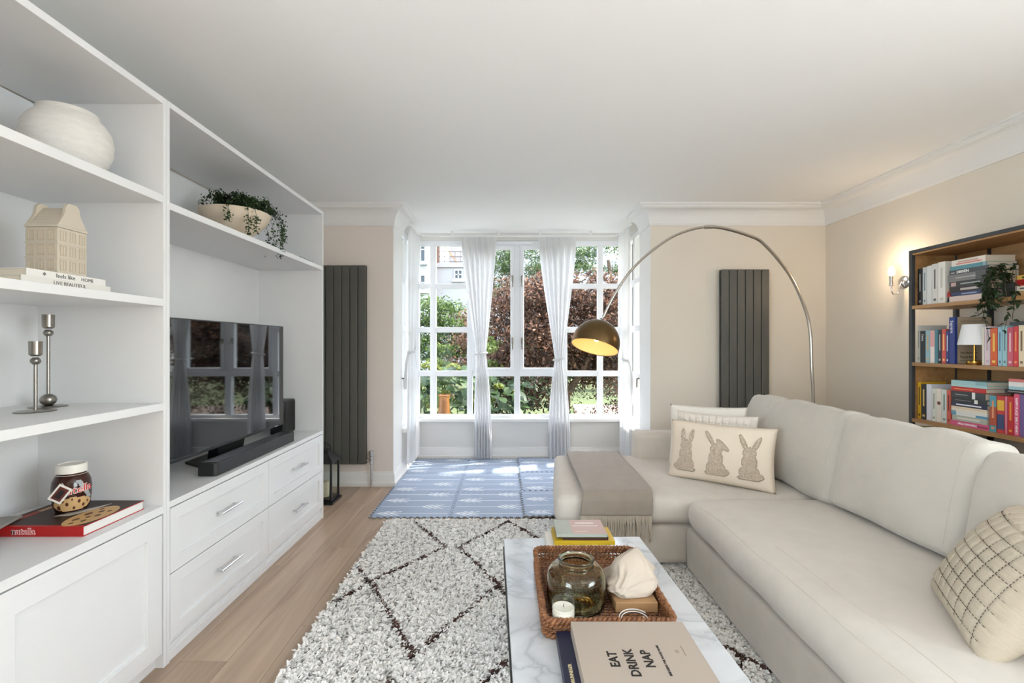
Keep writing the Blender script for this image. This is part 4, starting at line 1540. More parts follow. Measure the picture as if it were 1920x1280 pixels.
def bunny(cx, earl, earr, tail):
    els = [(0.0, -0.085, 0.055, 0.045, 0.0), (0.0, -0.03, 0.042, 0.05, 0.0), (0.0, 0.025, 0.036, 0.036, 0.0), (tail * 0.052, -0.105, 0.024, 0.02, 0.0), (-0.03, -0.118, 0.032, 0.014, 0.0), (0.03, -0.118, 0.032, 0.014, 0.0)]
    els += [earl, earr]

    def inside(x, z):
        for (ex, ez, ra, rb, an) in els:
            dx_, dz_ = x - ex, z - ez
            c_, s_ = math.cos(an), math.sin(an)
            if ((dx_ * c_ + dz_ * s_) / ra) ** 2 + ((-dx_ * s_ + dz_ * c_) / rb) ** 2 < 1:
                return True
        return False
    st = 0.0045
    cells = [(i, j) for i in range(-24, 25) for j in range(-32, 32) if inside((i + .5) * st, (j + .5) * st)]
    vs, fs, idx = [], [], {}

    def vtx(i, j):
        if (i, j) not in idx:
            x, z = cx + i * st, j * st
            u, v = x / (0.615 / 2), z / (0.37 / 2)
            inn = all(((i + a, j + b) in cs_) for a in (-1, 0) for b in (-1, 0))
            y = -PT(u, v) - (0.003 + (0.004 + 0.003 * random.random() if inn else -0.004))
            idx[(i, j)] = len(vs)
            vs.append((x, y, z))
        return idx[(i, j)]
    cs_ = set(cells)
    for (i, j) in cells:
        fs.append((vtx(i, j), vtx(i + 1, j), vtx(i + 1, j + 1), vtx(i, j + 1)))
    part('bunny_applique', MB().add(vs, fs), bun_m, bp, local=True)


bunny(-0.185, (-0.022, 0.085, 0.014, 0.045, 0.12), (0.030, 0.085, 0.015, 0.045, -0.15), -1)
bunny(-0.005, (-0.040, 0.085, 0.013, 0.055, 0.55), (0.034, 0.052, 0.050, 0.015, -0.75), 1)
bunny(0.175, (-0.034, 0.082, 0.014, 0.055, 0.45), (0.034, 0.078, 0.014, 0.050, -0.42), 1)
place(bp, (1.305, 2.885, 0.615), math.radians(-37), math.radians(-13), math.radians(0))

wf = M('white_waffle_cotton', (220, 212, 202), 0.9, var=0.02)
wp = thing('throw_pillow', 'white waffle-weave cushion tucked behind the bunny cushion', 'cushion', group='loose cushions on the sofa')
pm, _ = pillow_mb(0.50, 0.42, 0.13, 0.05, 108, 84, lambda u, v, s: 0.011 * (min(1, 1.6 * abs(math.sin((u + 1) * 12 * PI / 2))) * min(1, 1.6 * abs(math.sin((v + 1) * 13 * PI / 2))) - 0.4) * min(1, 6 * (1 - abs(u))) * min(1, 6 * (1 - abs(v))))
part('cushion_cover', pm, wf, wp, smooth=True, local=True, angle=180)
place(wp, (1.36, 3.08, 0.625), math.radians(-33), math.radians(-15))
pp = thing('throw_pillow', 'plain off-white cushion at the back of the chaise corner', 'cushion', group='loose cushions on the sofa')
pm, _ = pillow_mb(0.50, 0.44, 0.13, 0.05)
part('cushion_cover', pm, M('off_white_cotton', (228, 222, 214), 0.9), pp, smooth=True, local=True, angle=180)
place(pp, (1.385, 3.26, 0.645), math.radians(-26), math.radians(-14))

# quilted cushion near the camera
qm = M('beige_linen', (188, 176, 157), 0.92, var=0.03, vscale=30, bump=0.5, bscale=90, stretch=(1, 1, 5), bdist=0.004)
qp = thing('throw_pillow', 'beige cushion with dark stitched squares on the near end of the seat', 'cushion', group='loose cushions on the sofa')
QN = 9


def qdis(u, v, s):
    if s > 0:
        return 0.0
    a = abs(math.sin((u + 1) * QN * PI / 2))
    b = abs(math.sin((v + 1) * QN * PI / 2))
    return 0.006 * (min(1, a * 2.2) * min(1, b * 2.2) - 0.6) * min(1, 8 * (1 - abs(u))) * min(1, 8 * (1 - abs(v)))


pm, QT = pillow_mb(0.43, 0.43, 0.20, 0.06, 72, 72, qdis)
part('cushion_cover', pm, qm, qp, smooth=True, local=True, angle=180)
st_mb = MB()


def qpt(u, v):
    x = u * 0.215 * (1 - 0.06 * (1 - v * v))
    z = v * 0.215 * (1 - 0.06 * (1 - u * u))
    return Vector((x, -QT(u, v) - qdis(u, v, -1) * 1.0 - 0.0012, z))


for k in range(1, QN):
    c = -1 + 2 * k / QN
    for d_ in range(2, 34):
        a, b = -1 + 2 * (d_ - 0.0) / 36, -1 + 2 * (d_ + 0.55) / 36
        st_mb.tube([qpt(c, a), qpt(c, b)], 0.0011, 4)
        st_mb.tube([qpt(a, c), qpt(b, c)], 0.0011, 4)
part('stitching', st_mb, M('dark_thread', (74, 62, 50), 0.8), qp, stuff=True, local=True)
place(qp, (1.43, 1.35, 0.612), math.radians(-116), math.radians(-32), math.radians(4))
qp.scale = (0.95, 0.95, 0.9)
dk = thing('throw_pillow', 'dark brown ribbed cushion cut off by the right edge', 'cushion', group='loose cushions on the sofa')
pm, _ = pillow_mb(0.42, 0.36, 0.16, 0.06, 40, 40, lambda u, v, s: 0.004 * math.sin(v * 40))
part('cushion_cover', pm, M('dark_brown_rib', (62, 50, 40), 0.9), dk, smooth=True, local=True, angle=180)
place(dk, (1.60, 1.02, 0.60), math.radians(-75), math.radians(-40))

# ---- throw blanket over the chaise
tb = thing('throw_blanket', 'taupe wool throw with long fringe draped across the chaise', 'blanket', (0.63, 3.1, 0.44))
thr = M('taupe_wool', (146, 134, 122), 0.95, var=0.05, vscale=12, bump=0.35, bscale=260, bdist=0.002, sheen=0.3)
prof_t = []
for k in range(9):
    prof_t.append((3.648 - 0.0 * k, 0.30 + 0.10 * k / 8))
for k in range(1, 7):
    a = PI / 2 * k / 6
    prof_t.append((3.608 + 0.04 * math.cos(a), 0.40 + 0.052 * math.sin(a)))
for k in range(1, 25):
    y = 3.608 - (3.608 - 2.668) * k / 24
    prof_t.append((y, 0.4525 + 0.006 * math.sin((3.608 - y) / 0.94 * PI)))
for k in range(1, 8):
    a = PI / 2 * k / 7
    prof_t.append((2.668 - 0.050 * math.sin(a), 0.4025 + 0.050 * math.cos(a)))
for k in range(1, 6):
    prof_t.append((2.6155 - 0.002 * k, 0.4025 - 0.012 * k))
nx = 36
for_fringe = []


def throw_layer(x_shift, zoff, w0, w1):
    vs, fs = [], []
    npf = len(prof_t)
    for j, (y, z) in enumerate(prof_t):
        q = j / (npf - 1)
        xl, xr = 0.47 * (1 - q) + 0.405 * q + x_shift, 0.865 * (1 - q) + 0.80 * q
        for i in range(nx + 1):
            u = i / nx
            rip = 0.004 * math.sin(u * 19 + 3 * q) + 0.003 * math.sin(u * 7 + 9 * q)
            vs.append((xl + (xr - xl) * u + 0.004 * math.sin(q * 11), y - (abs(rip) if z < 0.40 else 0) - zoff * (1 if (z < 0.42 and y < 3) else 0) + zoff * (1 if (z < 0.42 and y > 3) else 0), z + (abs(rip) * 0.6 if z >= 0.40 else 0) + (zoff if z >= 0.40 else 0)))
    for j in range(npf - 1):
        for i in range(nx):
            k = j * (nx + 1) + i
            fs.append((k, k + 1, k + nx + 2, k + nx + 1))
    return MB().add(vs, fs), vs[-(nx + 1):]


mb1, endv = throw_layer(0.0, 0.010, 0, 0)
tbo = part('blanket_cloth', mb1, thr, tb, smooth=True, angle=180)
so = tbo.modifiers.new('thickness', 'SOLIDIFY')
so.thickness = 0.008
so.offset = 0
fm = MB()
for k in range(110):
    u = k / 109
    p = Vector(endv[0]).lerp(Vector(endv[-1]), u)
    ln_f = random.uniform(0.12, 0.155)
    sx_ = random.gauss(0, 0.012)
    y_ = random.uniform(-0.006, 0.004)
    fm.tube([p, p + Vector((sx_ * 0.3, y_, -ln_f * 0.4)), p + Vector((sx_, y_ * 1.5, -ln_f))], [0.0028, 0.0026, 0.0016], 5)
part('fringe', fm, M('taupe_fringe', (186, 174, 158), 0.95), tb, stuff=True, smooth=True)

# ================================================================== COFFEE TABLE
tx_, ty_ = 0.317, 1.563
tbl = thing('coffee_table', 'low rectangular coffee table with a grey-white marble top', 'table', (tx_, ty_, 0.0), (0, 0, math.radians(2.0)))
part('marble_top', MB().box(-0.314, 0.314, -0.60, 0.60, 0.372, 0.40), marble, tbl, bevel=0.003, local=True)
part('top_frame', MB().ring('z', -0.318, 0.30, -0.585, 0.585, -0.27, 0.27, -0.55, 0.55, 0.335, 0.371), black_matte, tbl, local=True, bevel=0.002)
for sx in (-1, 1):
    for sy in (-1, 1):
        part('leg', MB().box(sx * 0.285 - 0.02, sx * 0.285 + 0.02, sy * 0.555 - 0.02, sy * 0.555 + 0.02, 0.012, 0.336), chrome, tbl, local=True, bevel=0.002)

# ---- things on the table
TZ = 0.4003
# woven tray
wick = M('brown_rattan', (150, 100, 62), 0.6, rgb2=(104, 62, 36), vscale=50)
tr0, tr1, tr2, tr3 = 0.112, 0.508, 1.414, 1.922
ty = thing('tray', 'brown woven rattan tray on the marble table', 'tray', ((tr0 + tr1) / 2, (tr2 + tr3) / 2, TZ))


def rrect(x0, x1, y0, y1, r, step=0.006):
    pts = []
    for (cx_, cy_, a0) in ((x1 - r, y1 - r, 0), (x0 + r, y1 - r, PI / 2), (x0 + r, y0 + r, PI), (x1 - r, y0 + r, 3 * PI / 2)):
        for k in range(9):
            a = a0 + PI / 2 * k / 8
            pts.append(Vector((cx_ + r * math.cos(a), cy_ + r * math.sin(a), 0)))
    out = []
    for a, b in zip(pts, pts[1:] + pts[:1]):
        n_ = max(1, int((b - a).length / step))
        for k in range(n_):
            out.append(a.lerp(b, k / n_))
    return out


def braid(z, r, rope, turns, nstr, name, inset=0.0):
    path = rrect(tr0 + inset, tr1 - inset, tr2 + inset, tr3 - inset, 0.03)
    n_ = len(path)
    for s in range(nstr):
        pts = []
        for i, p in enumerate(path):
            tng = (path[(i + 1) % n_] - path[i - 1]).normalized()
            nrm = Vector((tng.y, -tng.x, 0))
            a = 2 * PI * (turns * i / n_ + s / nstr)
            pts.append(p + nrm * (r * math.cos(a)) + Vector((0, 0, z + r * math.sin(a))))
        part(name, MB().tube(pts, rope, 6, closed=True), wick, ty, smooth=True)


braid(TZ + 0.055, 0.0062, 0.0058, 60, 2, 'rim_strand')
braid(TZ + 0.042, 0.0052, 0.0046, 66, 2, 'rim_strand')
braid(TZ + 0.010, 0.0055, 0.0048, 60, 2, 'base_strand')
braid(TZ + 0.025, 0.0035, 0.0030, 60, 2, 'side_strand')
sp_path = rrect(tr0, tr1, tr2, tr3, 0.03, 0.004)
for k in range(0, len(sp_path), 4):
    p = sp_path[k]
    part('stake', MB().tube([p + Vector((0, 0, TZ + 0.006)), p + Vector((0, 0, TZ + 0.052))], 0.0022, 5), wick, ty)
# woven bottom
wb = MB()
for k in range(24):
    x = tr0 + 0.012 + (tr1 - tr0 - 0.024) * k / 23
    pts = [(x, tr2 + 0.004 + (tr3 - tr2 - 0.008) * j / 44, TZ + 0.0065 + 0.0022 * (1 if (j + k) % 2 else -1)) for j in range(45)]
    wb.tube(pts, 0.0035, 4)
for j in range(32):
    y = tr2 + 0.012 + (tr3 - tr2 - 0.024) * j / 31
    wb.tube([(tr0 + 0.004, y, TZ + 0.0065), (tr1 - 0.004, y, TZ + 0.0065)], 0.0035, 4)
part('woven_base', wb, wick, ty, stuff=True)
TB = TZ + 0.0125
# olive glass jar
gx, gy = 0.231, 1.585
gm = bpy.data.materials.new('olive_glass')
gm.use_nodes = True
pg = gm.node_tree.nodes['Principled BSDF']
pg.inputs['Base Color'].default_value = (0.80, 0.77, 0.56, 1)
pg.inputs['Transmission Weight'].default_value = 1.0
pg.inputs['Roughness'].default_value = 0.02
pg.inputs['IOR'].default_value = 1.45
gj = thing('glass_jar', 'squat olive-tinted glass jar with a wide neck in the tray', 'jar', (gx, gy, TB))
part('jar_glass', MB().lathe([(0, 0.004), (0.045, 0.001), (0.085, 0.0), (0.096, 0.008), (0.0985, 0.03), (0.0985, 0.095), (0.094, 0.115), (0.080, 0.128), (0.060, 0.133), (0.0555, 0.137), (0.055, 0.146), (0.060, 0.151), (0.060, 0.155), (0.054, 0.156), (0.051, 0.150), (0.0515, 0.135),
      (0.056, 0.1285), (0.077, 0.1235), (0.0895, 0.112), (0.0935, 0.095), (0.0935, 0.032), (0.090, 0.014), (0.08, 0.008), (0.04, 0.010), (0, 0.014)], (gx, gy, TB), 56), gm, gj, smooth=True)
# candle in clear glass
kx, ky = 0.172, 1.452
kc = thing('jar_candle', 'small white candle in a clear glass tumbler in the tray', 'candle', (kx, ky, TB))
part('tumbler', MB().lathe([(0, 0), (0.033, 0), (0.0355, 0.003), (0.037, 0.086), (0.0358, 0.087), (0.0345, 0.06)], (kx, ky, TB), 36), glass_thin('tumbler_glass', (0.96, 0.97, 0.96), 1.0), kc, smooth=True)
part('wax', MB().lathe([(0, 0.004), (0.0335, 0.004), (0.0345, 0.064), (0.032, 0.066), (0, 0.064)], (kx, ky, TB), 32), M('white_wax', (238, 232, 218), 0.4), kc, smooth=True)
part('wick', MB().tube([(kx, ky, TB + 0.063), (kx + 0.001, ky, TB + 0.074)], 0.0011, 6), black_matte, kc)
# wooden box and cloth pouch on it
bxw = solo('wooden_box', MB().box(0.352, 0.491, 1.532, 1.685, TB, TB + 0.034), wood_mat('light_wood', (150, 112, 74), (178, 138, 96), 0, 0.5, 12), 'small light wooden box under the cream cloth pouch', 'box', bevel=0.003)
pz = TB + 0.0345
pb = thing('cloth_pouch', 'crumpled cream cotton pouch lying on the wooden box', 'pouch', (0.42, 1.61, pz))
vs, fs = [], []
nr, ns = 22, 56
for j in range(nr + 1):
    q = j / nr
    # pillow-like bag: full at the bottom, gathered to a slanting ridge at the top
    a_ = 0.070 * (0.90 + 0.34 * math.sin(min(1, q * 2.2) * PI / 2)) * (1 - 0.42 * max(0, q - 0.45) / 0.55)
    b_ = 0.056 * (0.88 + 0.2 * math.sin(min(1, q * 2.5) * PI / 2)) * (1 - q ** 2.2) ** 0.6 + 0.0025
    th = math.radians(8 + 22 * q)
    cx_, cy_ = 0.420 - 0.004 * q, 1.606 + 0.035 * q
    for i in range(ns):
        w = 2 * PI * i / ns
        c_, s_ = math.cos(w), math.sin(w)
        x = a_ * math.copysign(abs(c_) ** 0.45, c_)
        y = b_ * math.copysign(abs(s_) ** 0.55, s_)
        fold = (0.012 * (abs(noise.noise(Vector((c_ * 2.2, s_ * 2.2, q * 2.6)))) * 2.2 - 0.5) + 0.007 * (abs(noise.noise(Vector((c_ * 4 + 7, s_ * 4, q * 6)))) * 2.2 - 0.5)) * math.sin(q * PI) ** 0.6 + 0.3 * 0.014 * noise.noise(Vector((x * 22, y * 22, q * 3 + 1))) * math.sin(q * PI)
        xx = cx_ + x * math.cos(th) - y * math.sin(th) + fold * c_
        yy = cy_ + x * math.sin(th) + y * math.cos(th) + fold * s_
        ridge = 0.112 + 0.022 * (x / 0.06) - 0.012 * (x / 0.06) ** 2
        vs.append((xx, yy, pz + ridge * q + 0.001))
for j in range(nr):
    for i in range(ns):
        k, l = j * ns + i, j * ns + (i + 1) % ns
        fs.append((k, l, l + ns, k + ns))
fs.append(tuple(range(ns - 1, -1, -1)))
fs.append(tuple(nr * ns + i for i in range(ns)))
part('pouch_cloth', MB().add(vs, fs), M('thin_cotton', (188, 174, 158), 0.85, var=0.03, bump=0.2, bscale=300, bdist=0.001), pb, smooth=True, angle=180)
# earphone cable
cab = M('white_rubber', (222, 218, 212), 0.5)
ec = thing('earphones', 'coiled white earphone cable in front of the wooden box', 'earphones', (0.40, 1.475, TB))
pts = []
for k in range(60):
    a = k / 59 * 4 * PI + 0.6
    r = 0.045 - 0.012 * (k / 59)
    pts.append((0.398 + r * math.cos(a) * 1.1, 1.475 + r * 0.8 * math.sin(a), TB + 0.006 + 0.020 * (0.5 + 0.5 * math.sin(a)) * (1 - k / 120)))
part('cable', MB().tube(pts, 0.0016, 6), cab, ec, smooth=True)
for (x, y) in ((0.425, 1.455), (0.452, 1.462)):
    part('earbud', MB().lathe([(0, 0), (0.006, 0.002), (0.008, 0.008), (0.006, 0.014), (0, 0.016)], (x, y, TB + 0.001), 14), cab, ec, smooth=True)

# big books at the near end
book('navy book with gold author lettering under the beige book', (0.145, 1.085, TZ), (0.47, 1.402, TZ + 0.033), '-x', (24, 30, 58),
     [('MICHAEL BRUNNEGER', 0.013, (214, 200, 160), frame4((0.170, 1.125, TZ + 0.0333), (0, 1, 0), (-1, 0, 0)), 0.0003)], 'large books on the coffee table')
bz = TZ + 0.0338
blk = (26, 24, 23)
book('large beige book lettered EAT DRINK NAP on the coffee table', (0.186, 1.095, bz), (0.515, 1.388, bz + 0.036), '-x', (172, 159, 146),
     [('EAT', 0.0345, blk, frame4((0.287, 1.192, bz + 0.0363), (0, 1, 0), (-1, 0, 0)), 0.0009),
      ('DRINK', 0.0345, blk, frame4((0.331, 1.157, bz + 0.0363), (0, 1, 0), (-1, 0, 0)), 0.0009),
      ('NAP', 0.0345, blk, frame4((0.376, 1.190, bz + 0.0363), (0, 1, 0), (-1, 0, 0)), 0.0009),
      ('BRINGING THE HOUSE HOME', 0.0088, blk, frame4((0.408, 1.160, bz + 0.0363), (0, 1, 0), (-1, 0, 0)), 0.0002),
      ], 'large books on the coffee table',
     bands=[((0.4685, 1.236, bz + 0.0355), (0.4705, 1.276, bz + 0.0364), (128, 116, 104)), ((0.447, 1.248, bz + 0.0355), (0.457, 1.259, bz + 0.0364), (150, 138, 124))])
# stack at the far end
g_ = 'stack of books at the far end of the coffee table'
book('thick white book at the bottom of the far table stack', (0.166, 1.965, TZ), (0.40, 2.12, TZ + 0.044), '-x', (226, 222, 214), (), g_)
book('yellow-spined book in the far table stack', (0.196, 1.975, TZ + 0.0443), (0.452, 2.125, TZ + 0.062), '-y', (206, 170, 40), (), g_)
book('slim dark brown book second from the top of the far table stack', (0.235, 1.982, TZ + 0.0623), (0.425, 2.118, TZ + 0.077), '-y', (66, 46, 36), (), g_)
pb_ = book('pastel map-covered paperback on top of the far table stack', (0.206, 1.975, TZ + 0.0773), (0.42, 2.135, TZ + 0.091), '-y', (168, 172, 160),
     (), g_,
     bands=[((0.285, 2.06, TZ + 0.0908), (0.395, 2.066, TZ + 0.0917), (222, 216, 212)), ((0.30, 2.09, TZ + 0.0908), (0.38, 2.10, TZ + 0.0917), (226, 222, 218)), ((0.29, 2.0, TZ + 0.0908), (0.34, 2.003, TZ + 0.0917), (226, 222, 218)), ((0.275, 1.978, TZ + 0.0908), (0.419, 2.133, TZ + 0.0914), (192, 164, 156))])

# ================================================================== ARC LAMP
al = thing('arc_lamp', 'tall arc floor lamp with a brass dome shade hanging over the sofa', 'floor lamp', (2.475, 3.80, 0))
chr_b = M('brushed_steel_pole', (205, 200, 192), 0.22, 1.0)
ctrl = [(2.475, 3.801, 0.02), (2.475, 3.801, 0.811), (2.460, 3.797, 1.096), (2.444, 3.794, 1.398), (2.388, 3.780, 1.595), (2.247, 3.746, 1.848), (2.031, 3.693, 2.063),
        (1.882, 3.656, 2.135), (1.561, 3.578, 2.184), (1.284, 3.510, 2.116), (1.056, 3.454, 1.973), (0.884, 3.412, 1.810), (0.761, 3.382, 1.632), (0.684, 3.363, 1.485)]


def catmull(P_, n=8):
    P_ = [Vector(p) for p in P_]
    out = []
    for i in range(len(P_) - 1):
        a = P_[max(i - 1, 0)]
        b, c = P_[i], P_[i + 1]
        d = P_[min(i + 2, len(P_) - 1)]
        for k in range(n):
            t = k / n
            out.append(0.5 * ((2 * b) + (c - a) * t + (2 * a - 5 * b + 4 * c - d) * t * t + (3 * b - a - 3 * c + d) * t ** 3))
    out.append(P_[-1])
    return out


cp_ = catmull(ctrl)
kk = int(len(cp_) * 0.62)
part('pole', MB().tube(cp_[:kk + 1], 0.0125, 12), chr_b, al, smooth=True)
part('arm', MB().tube(cp_[kk:], 0.0095, 12), chr_b, al, smooth=True)
part('collar', MB().tube([cp_[kk - 1], cp_[kk], cp_[kk + 1]], 0.0145, 12), chr_b, al, smooth=True)
part('base', MB().lathe([(0, 0), (0.16, 0), (0.165, 0.005), (0.165, 0.04), (0.15, 0.045), (0, 0.045)], (2.475, 3.80, 0.0), 40), chr_b, al, smooth=True)
axis = Vector((-0.275, -0.275, -0.92)).normalized()
oc = Vector((0.611, 3.30, 1.267))
R_, Hd = 0.168, 0.205
q_ = Vector((0, 0, -1)).rotation_difference(axis).to_matrix().to_4x4()
dome = [(R_, 0.0), (R_ * 1.0, 0.03)]
for k in range(1, 11):
    a = PI / 2 * k / 10
    dome.append((R_ * math.cos(a) if k < 10 else 0.0, 0.03 + (Hd - 0.03) * math.sin(a)))
brass_d = M('dark_brushed_brass', (116, 94, 64), 0.30, 1.0, var=0.06, vscale=20)
shade_in = M('warm_white_enamel', (236, 206, 150), 0.6)
dm = MB().lathe(dome, (0, 0, 0), 56).xform(Matrix.Translation(oc) @ q_)
so_ = part('shade', dm, brass_d, al, smooth=True, angle=80)
inn = [(R_ - 0.004, 0.002), (R_ - 0.004, 0.03)] + [((R_ - 0.004) * math.cos(PI / 2 * k / 10) if k < 10 else 0.0, 0.03 + (Hd - 0.036) * math.sin(PI / 2 * k / 10)) for k in range(1, 11)]
part('shade_lining', MB().lathe(inn, (0, 0, 0), 56).xform(Matrix.Translation(oc) @ q_), shade_in, so_, smooth=True, angle=80)
part('rim', MB().tube([Matrix.Translation(oc) @ q_ @ Vector(((R_ - 0.002) * math.cos(2 * PI * k / 56), (R_ - 0.002) * math.sin(2 * PI * k / 56), 0.001)) for k in range(56)], 0.003, 6, closed=True), brass_d, so_, smooth=True)
bulb_m = M('lamp_bulb', (255, 214, 150), 0.5, emit=(255, 205, 140), estr=4.0)
bc_ = oc - axis * 0.075
part('bulb', MB().lathe([(0, -0.028), (0.016, -0.024), (0.027, -0.008), (0.027, 0.008), (0.018, 0.026), (0.012, 0.045), (0, 0.045)], (0, 0, 0), 20).xform(Matrix.Translation(bc_) @ q_), bulb_m, so_, smooth=True)
part('socket', MB().lathe([(0, 0.04), (0.014, 0.04), (0.016, 0.10), (0, 0.10)], (0, 0, 0), 16).xform(Matrix.Translation(bc_) @ q_), brass_d, so_, smooth=True)
part('finial', MB().lathe([(0, 0.0), (0.012, 0.0), (0.010, 0.02), (0, 0.022)], (0, 0, 0), 16).xform(Matrix.Translation(oc - axis * (Hd - 0.003)) @ q_), brass_d, al, smooth=True)
ld = bpy.data.lights.new('arc_lamp_light', 'POINT')
ld.energy = 0.65
ld.color = (1.0, 0.70, 0.42)
ld.shadow_soft_size = 0.02
lo_ = bpy.data.objects.new('arc_lamp_light', ld)
C.objects.link(lo_)
lo_.location = oc - axis * 0.032

# ================================================================== WALL SCONCE
sc_y, sc_z = 3.43, 1.745
sc_ = thing('wall_sconce', 'small lit chrome candle wall light beside the bookcase', 'wall light', (XR, sc_y, sc_z))
mrot = Matrix.Translation((XR, sc_y, sc_z)) @ Matrix.Rotation(-PI / 2, 4, 'Y')
part('back_plate', MB().lathe([(0, 0.0), (0.045, 0.0), (0.047, 0.006), (0.04, 0.014), (0.014, 0.022), (0, 0.023)], (0, 0, 0), 32).xform(mrot), chrome, sc_, smooth=True)
ap = [(XR - 0.02, sc_y, sc_z), (XR - 0.035, sc_y, sc_z - 0.035), (XR - 0.045, sc_y, sc_z - 0.075), (XR - 0.065, sc_y, sc_z - 0.092), (XR - 0.085, sc_y, sc_z - 0.085), (XR - 0.095, sc_y, sc_z - 0.06), (XR - 0.095, sc_y, sc_z - 0.03)]
part('arm', MB().tube(catmull(ap), 0.0045, 10), chrome, sc_, smooth=True)
part('candle_tube', MB().lathe([(0, 0), (0.008, 0), (0.017, 0.004), (0.017, 0.008), (0.0145, 0.01), (0.0145, 0.075), (0, 0.075)], (XR - 0.095, sc_y, sc_z - 0.032), 20), chrome, sc_, smooth=True)
part('bulb', MB().lathe([(0, 0.0), (0.012, 0.002), (0.019, 0.018), (0.021, 0.030), (0.018, 0.046), (0.010, 0.064), (0, 0.075)], (XR - 0.095, sc_y, sc_z + 0.043), 20),
     M('sconce_bulb', (255, 240, 214), 0.5, emit=(255, 226, 184), estr=14.0), sc_, smooth=True)
ld = bpy.data.lights.new('sconce_light', 'POINT')
ld.energy = 3.6
ld.color = (1.0, 0.78, 0.52)
ld.shadow_soft_size = 0.025
lo_ = bpy.data.objects.new('sconce_light', ld)
C.objects.link(lo_)
lo_.location = (XR - 0.14, sc_y - 0.02, sc_z + 0.085)

# ================================================================== BOOKCASE
KX, KB = 2.58, 2.885
ky0, ky1 = 1.90, 3.02
bc = thing('bookcase', 'black-framed bookcase with oak shelves against the right wall', 'bookcase', (2.73, 2.46, 0))
zs = [1.535, 1.174, 0.818, 0.463, 0.10]
grey_e = M('dark_grey_edge', (58, 60, 62), 0.45)
for y in (ky0, ky1 - 0.024):
    part('upright', MB().box(KX, KX + 0.022, y, y + 0.024, 0.0, 1.868), grey_e, bc, bevel=0.0015)
    part('upright', MB().box(KB - 0.022, KB, y, y + 0.024, 0.0, 1.868), grey_e, bc, bevel=0.0015)
part('rear_post', MB().box(KB - 0.02, KB, 2.44, 2.46, 0.0, 1.868), black_matte, bc)
part('rear_post', MB().box(KB - 0.02, KB, 2.785, 2.805, 0.0, 1.868), black_matte, bc)
part('top', MB().box(KX, KB, ky0, ky1, 1.868, 1.889), grey_e, bc, bevel=0.0015)
part('top_lining', MB().box(KX + 0.004, KB - 0.004, ky0 + 0.004, ky1 - 0.004, 1.858, 1.8675), oak_shelf, bc)
for z in zs:
    part('shelf', MB().box(KX + 0.001, KB - 0.002, ky0 + 0.001, ky1 - 0.003, z - 0.022, z), oak_shelf, bc, bevel=0.0015)
for a, b in ((zs[0], 1.857), (zs[2], zs[1] - 0.023), (zs[4], zs[3] - 0.023)):
    part('back_board', MB().box(KB - 0.016, KB - 0.004, ky0 + 0.024, ky1 - 0.024, a, b), oak_shelf, bc)
    part('side_board', MB().box(KX + 0.022, KB - 0.022, ky1 - 0.016, ky1 - 0.004, a, b), oak_shelf, bc)
    part('side_board', MB().box(KX + 0.022, KB - 0.022, ky0 + 0.004, ky0 + 0.016, a, b), oak_shelf, bc)

SX = 2.612


def upright(rowz, y_far, y_near, h, depth, rgb, label, text=None, tsize=0.016, trgb=(240, 238, 232), grp=None, sx=SX, bands=(), tz=None, bold=0.0):
    texts = []
    mid = (y_far + y_near) / 2
    if text:
        texts.append((text, tsize, trgb, spine_text_down(sx, mid + tsize * 0.33, rowz + (tz if tz else h - 0.02)), bold))
    bn = [((sx - 0.0006, y_near + 0.001, rowz + a), (sx + 0.001, y_far - 0.001, rowz + b), c) for (a, b, c) in bands]
    return book(label, (sx, y_near + 0.0006, rowz + 0.0004), (sx + depth, y_far - 0.0006, rowz + h), '-x', rgb, texts, grp, bands=bn)


def stripe(h, rgb, n=1):
    """illegible small print: thin bars up the spine"""
    return [(h * 0.30, h * 0.85, rgb)]


def mark(a, b, y_far, y_near):
    return None


def bars(y_far, y_near, h, rgb, frac=0.3):
    return (y_far, y_near, h, rgb, frac)


def upb(rowz, y_far, y_near, h, depth, rgb, label, ink=None, grp=None, **kw):
    """upright book whose spine print is too small to read: one narrow ink bar"""
    b = upright(rowz, y_far, y_near, h, depth, rgb, label, grp=grp, **kw)
    if ink:
        cv = [c for c in b.children if c.name.startswith('cover')][0]
        w = (y_far - y_near)
        m_ = (y_far + y_near) / 2
        sx = kw.get('sx', SX)
        part('spine_print', MB().box(sx - 0.0008, sx + 0.001, m_ - w * 0.14, m_ + w * 0.14, rowz + h * 0.38, rowz + h * 0.86), bmat(ink), cv)
        part('spine_mark', MB().box(sx - 0.0008, sx + 0.001, m_ - w * 0.22, m_ + w * 0.22, rowz + h * 0.08, rowz + h * 0.14), bmat(ink), cv)
    return b


g1 = 'books standing on the top shelf'
z = zs[0]
upb(z, 2.990, 2.957, 0.232, 0.17, (38, 38, 40), 'slim black book at the far end of the top shelf', (160, 156, 150), g1)
upb(z, 2.955, 2.927, 0.236, 0.17, (206, 208, 206), 'pale blue-white book, second on the top shelf', (120, 140, 160), g1)
upb(z, 2.925, 2.892, 0.240, 0.17, (222, 222, 220), 'white book, third on the top shelf', None, g1)
upb(z, 2.890, 2.852, 0.246, 0.17, (218, 216, 212), 'white book with small grey print, fourth on the top shelf', (120, 118, 114), g1)
upb(z, 2.850, 2.802, 0.250, 0.18, (232, 228, 220), 'thickest white book on the top shelf, next to the lying stack', (200, 196, 188), g1)


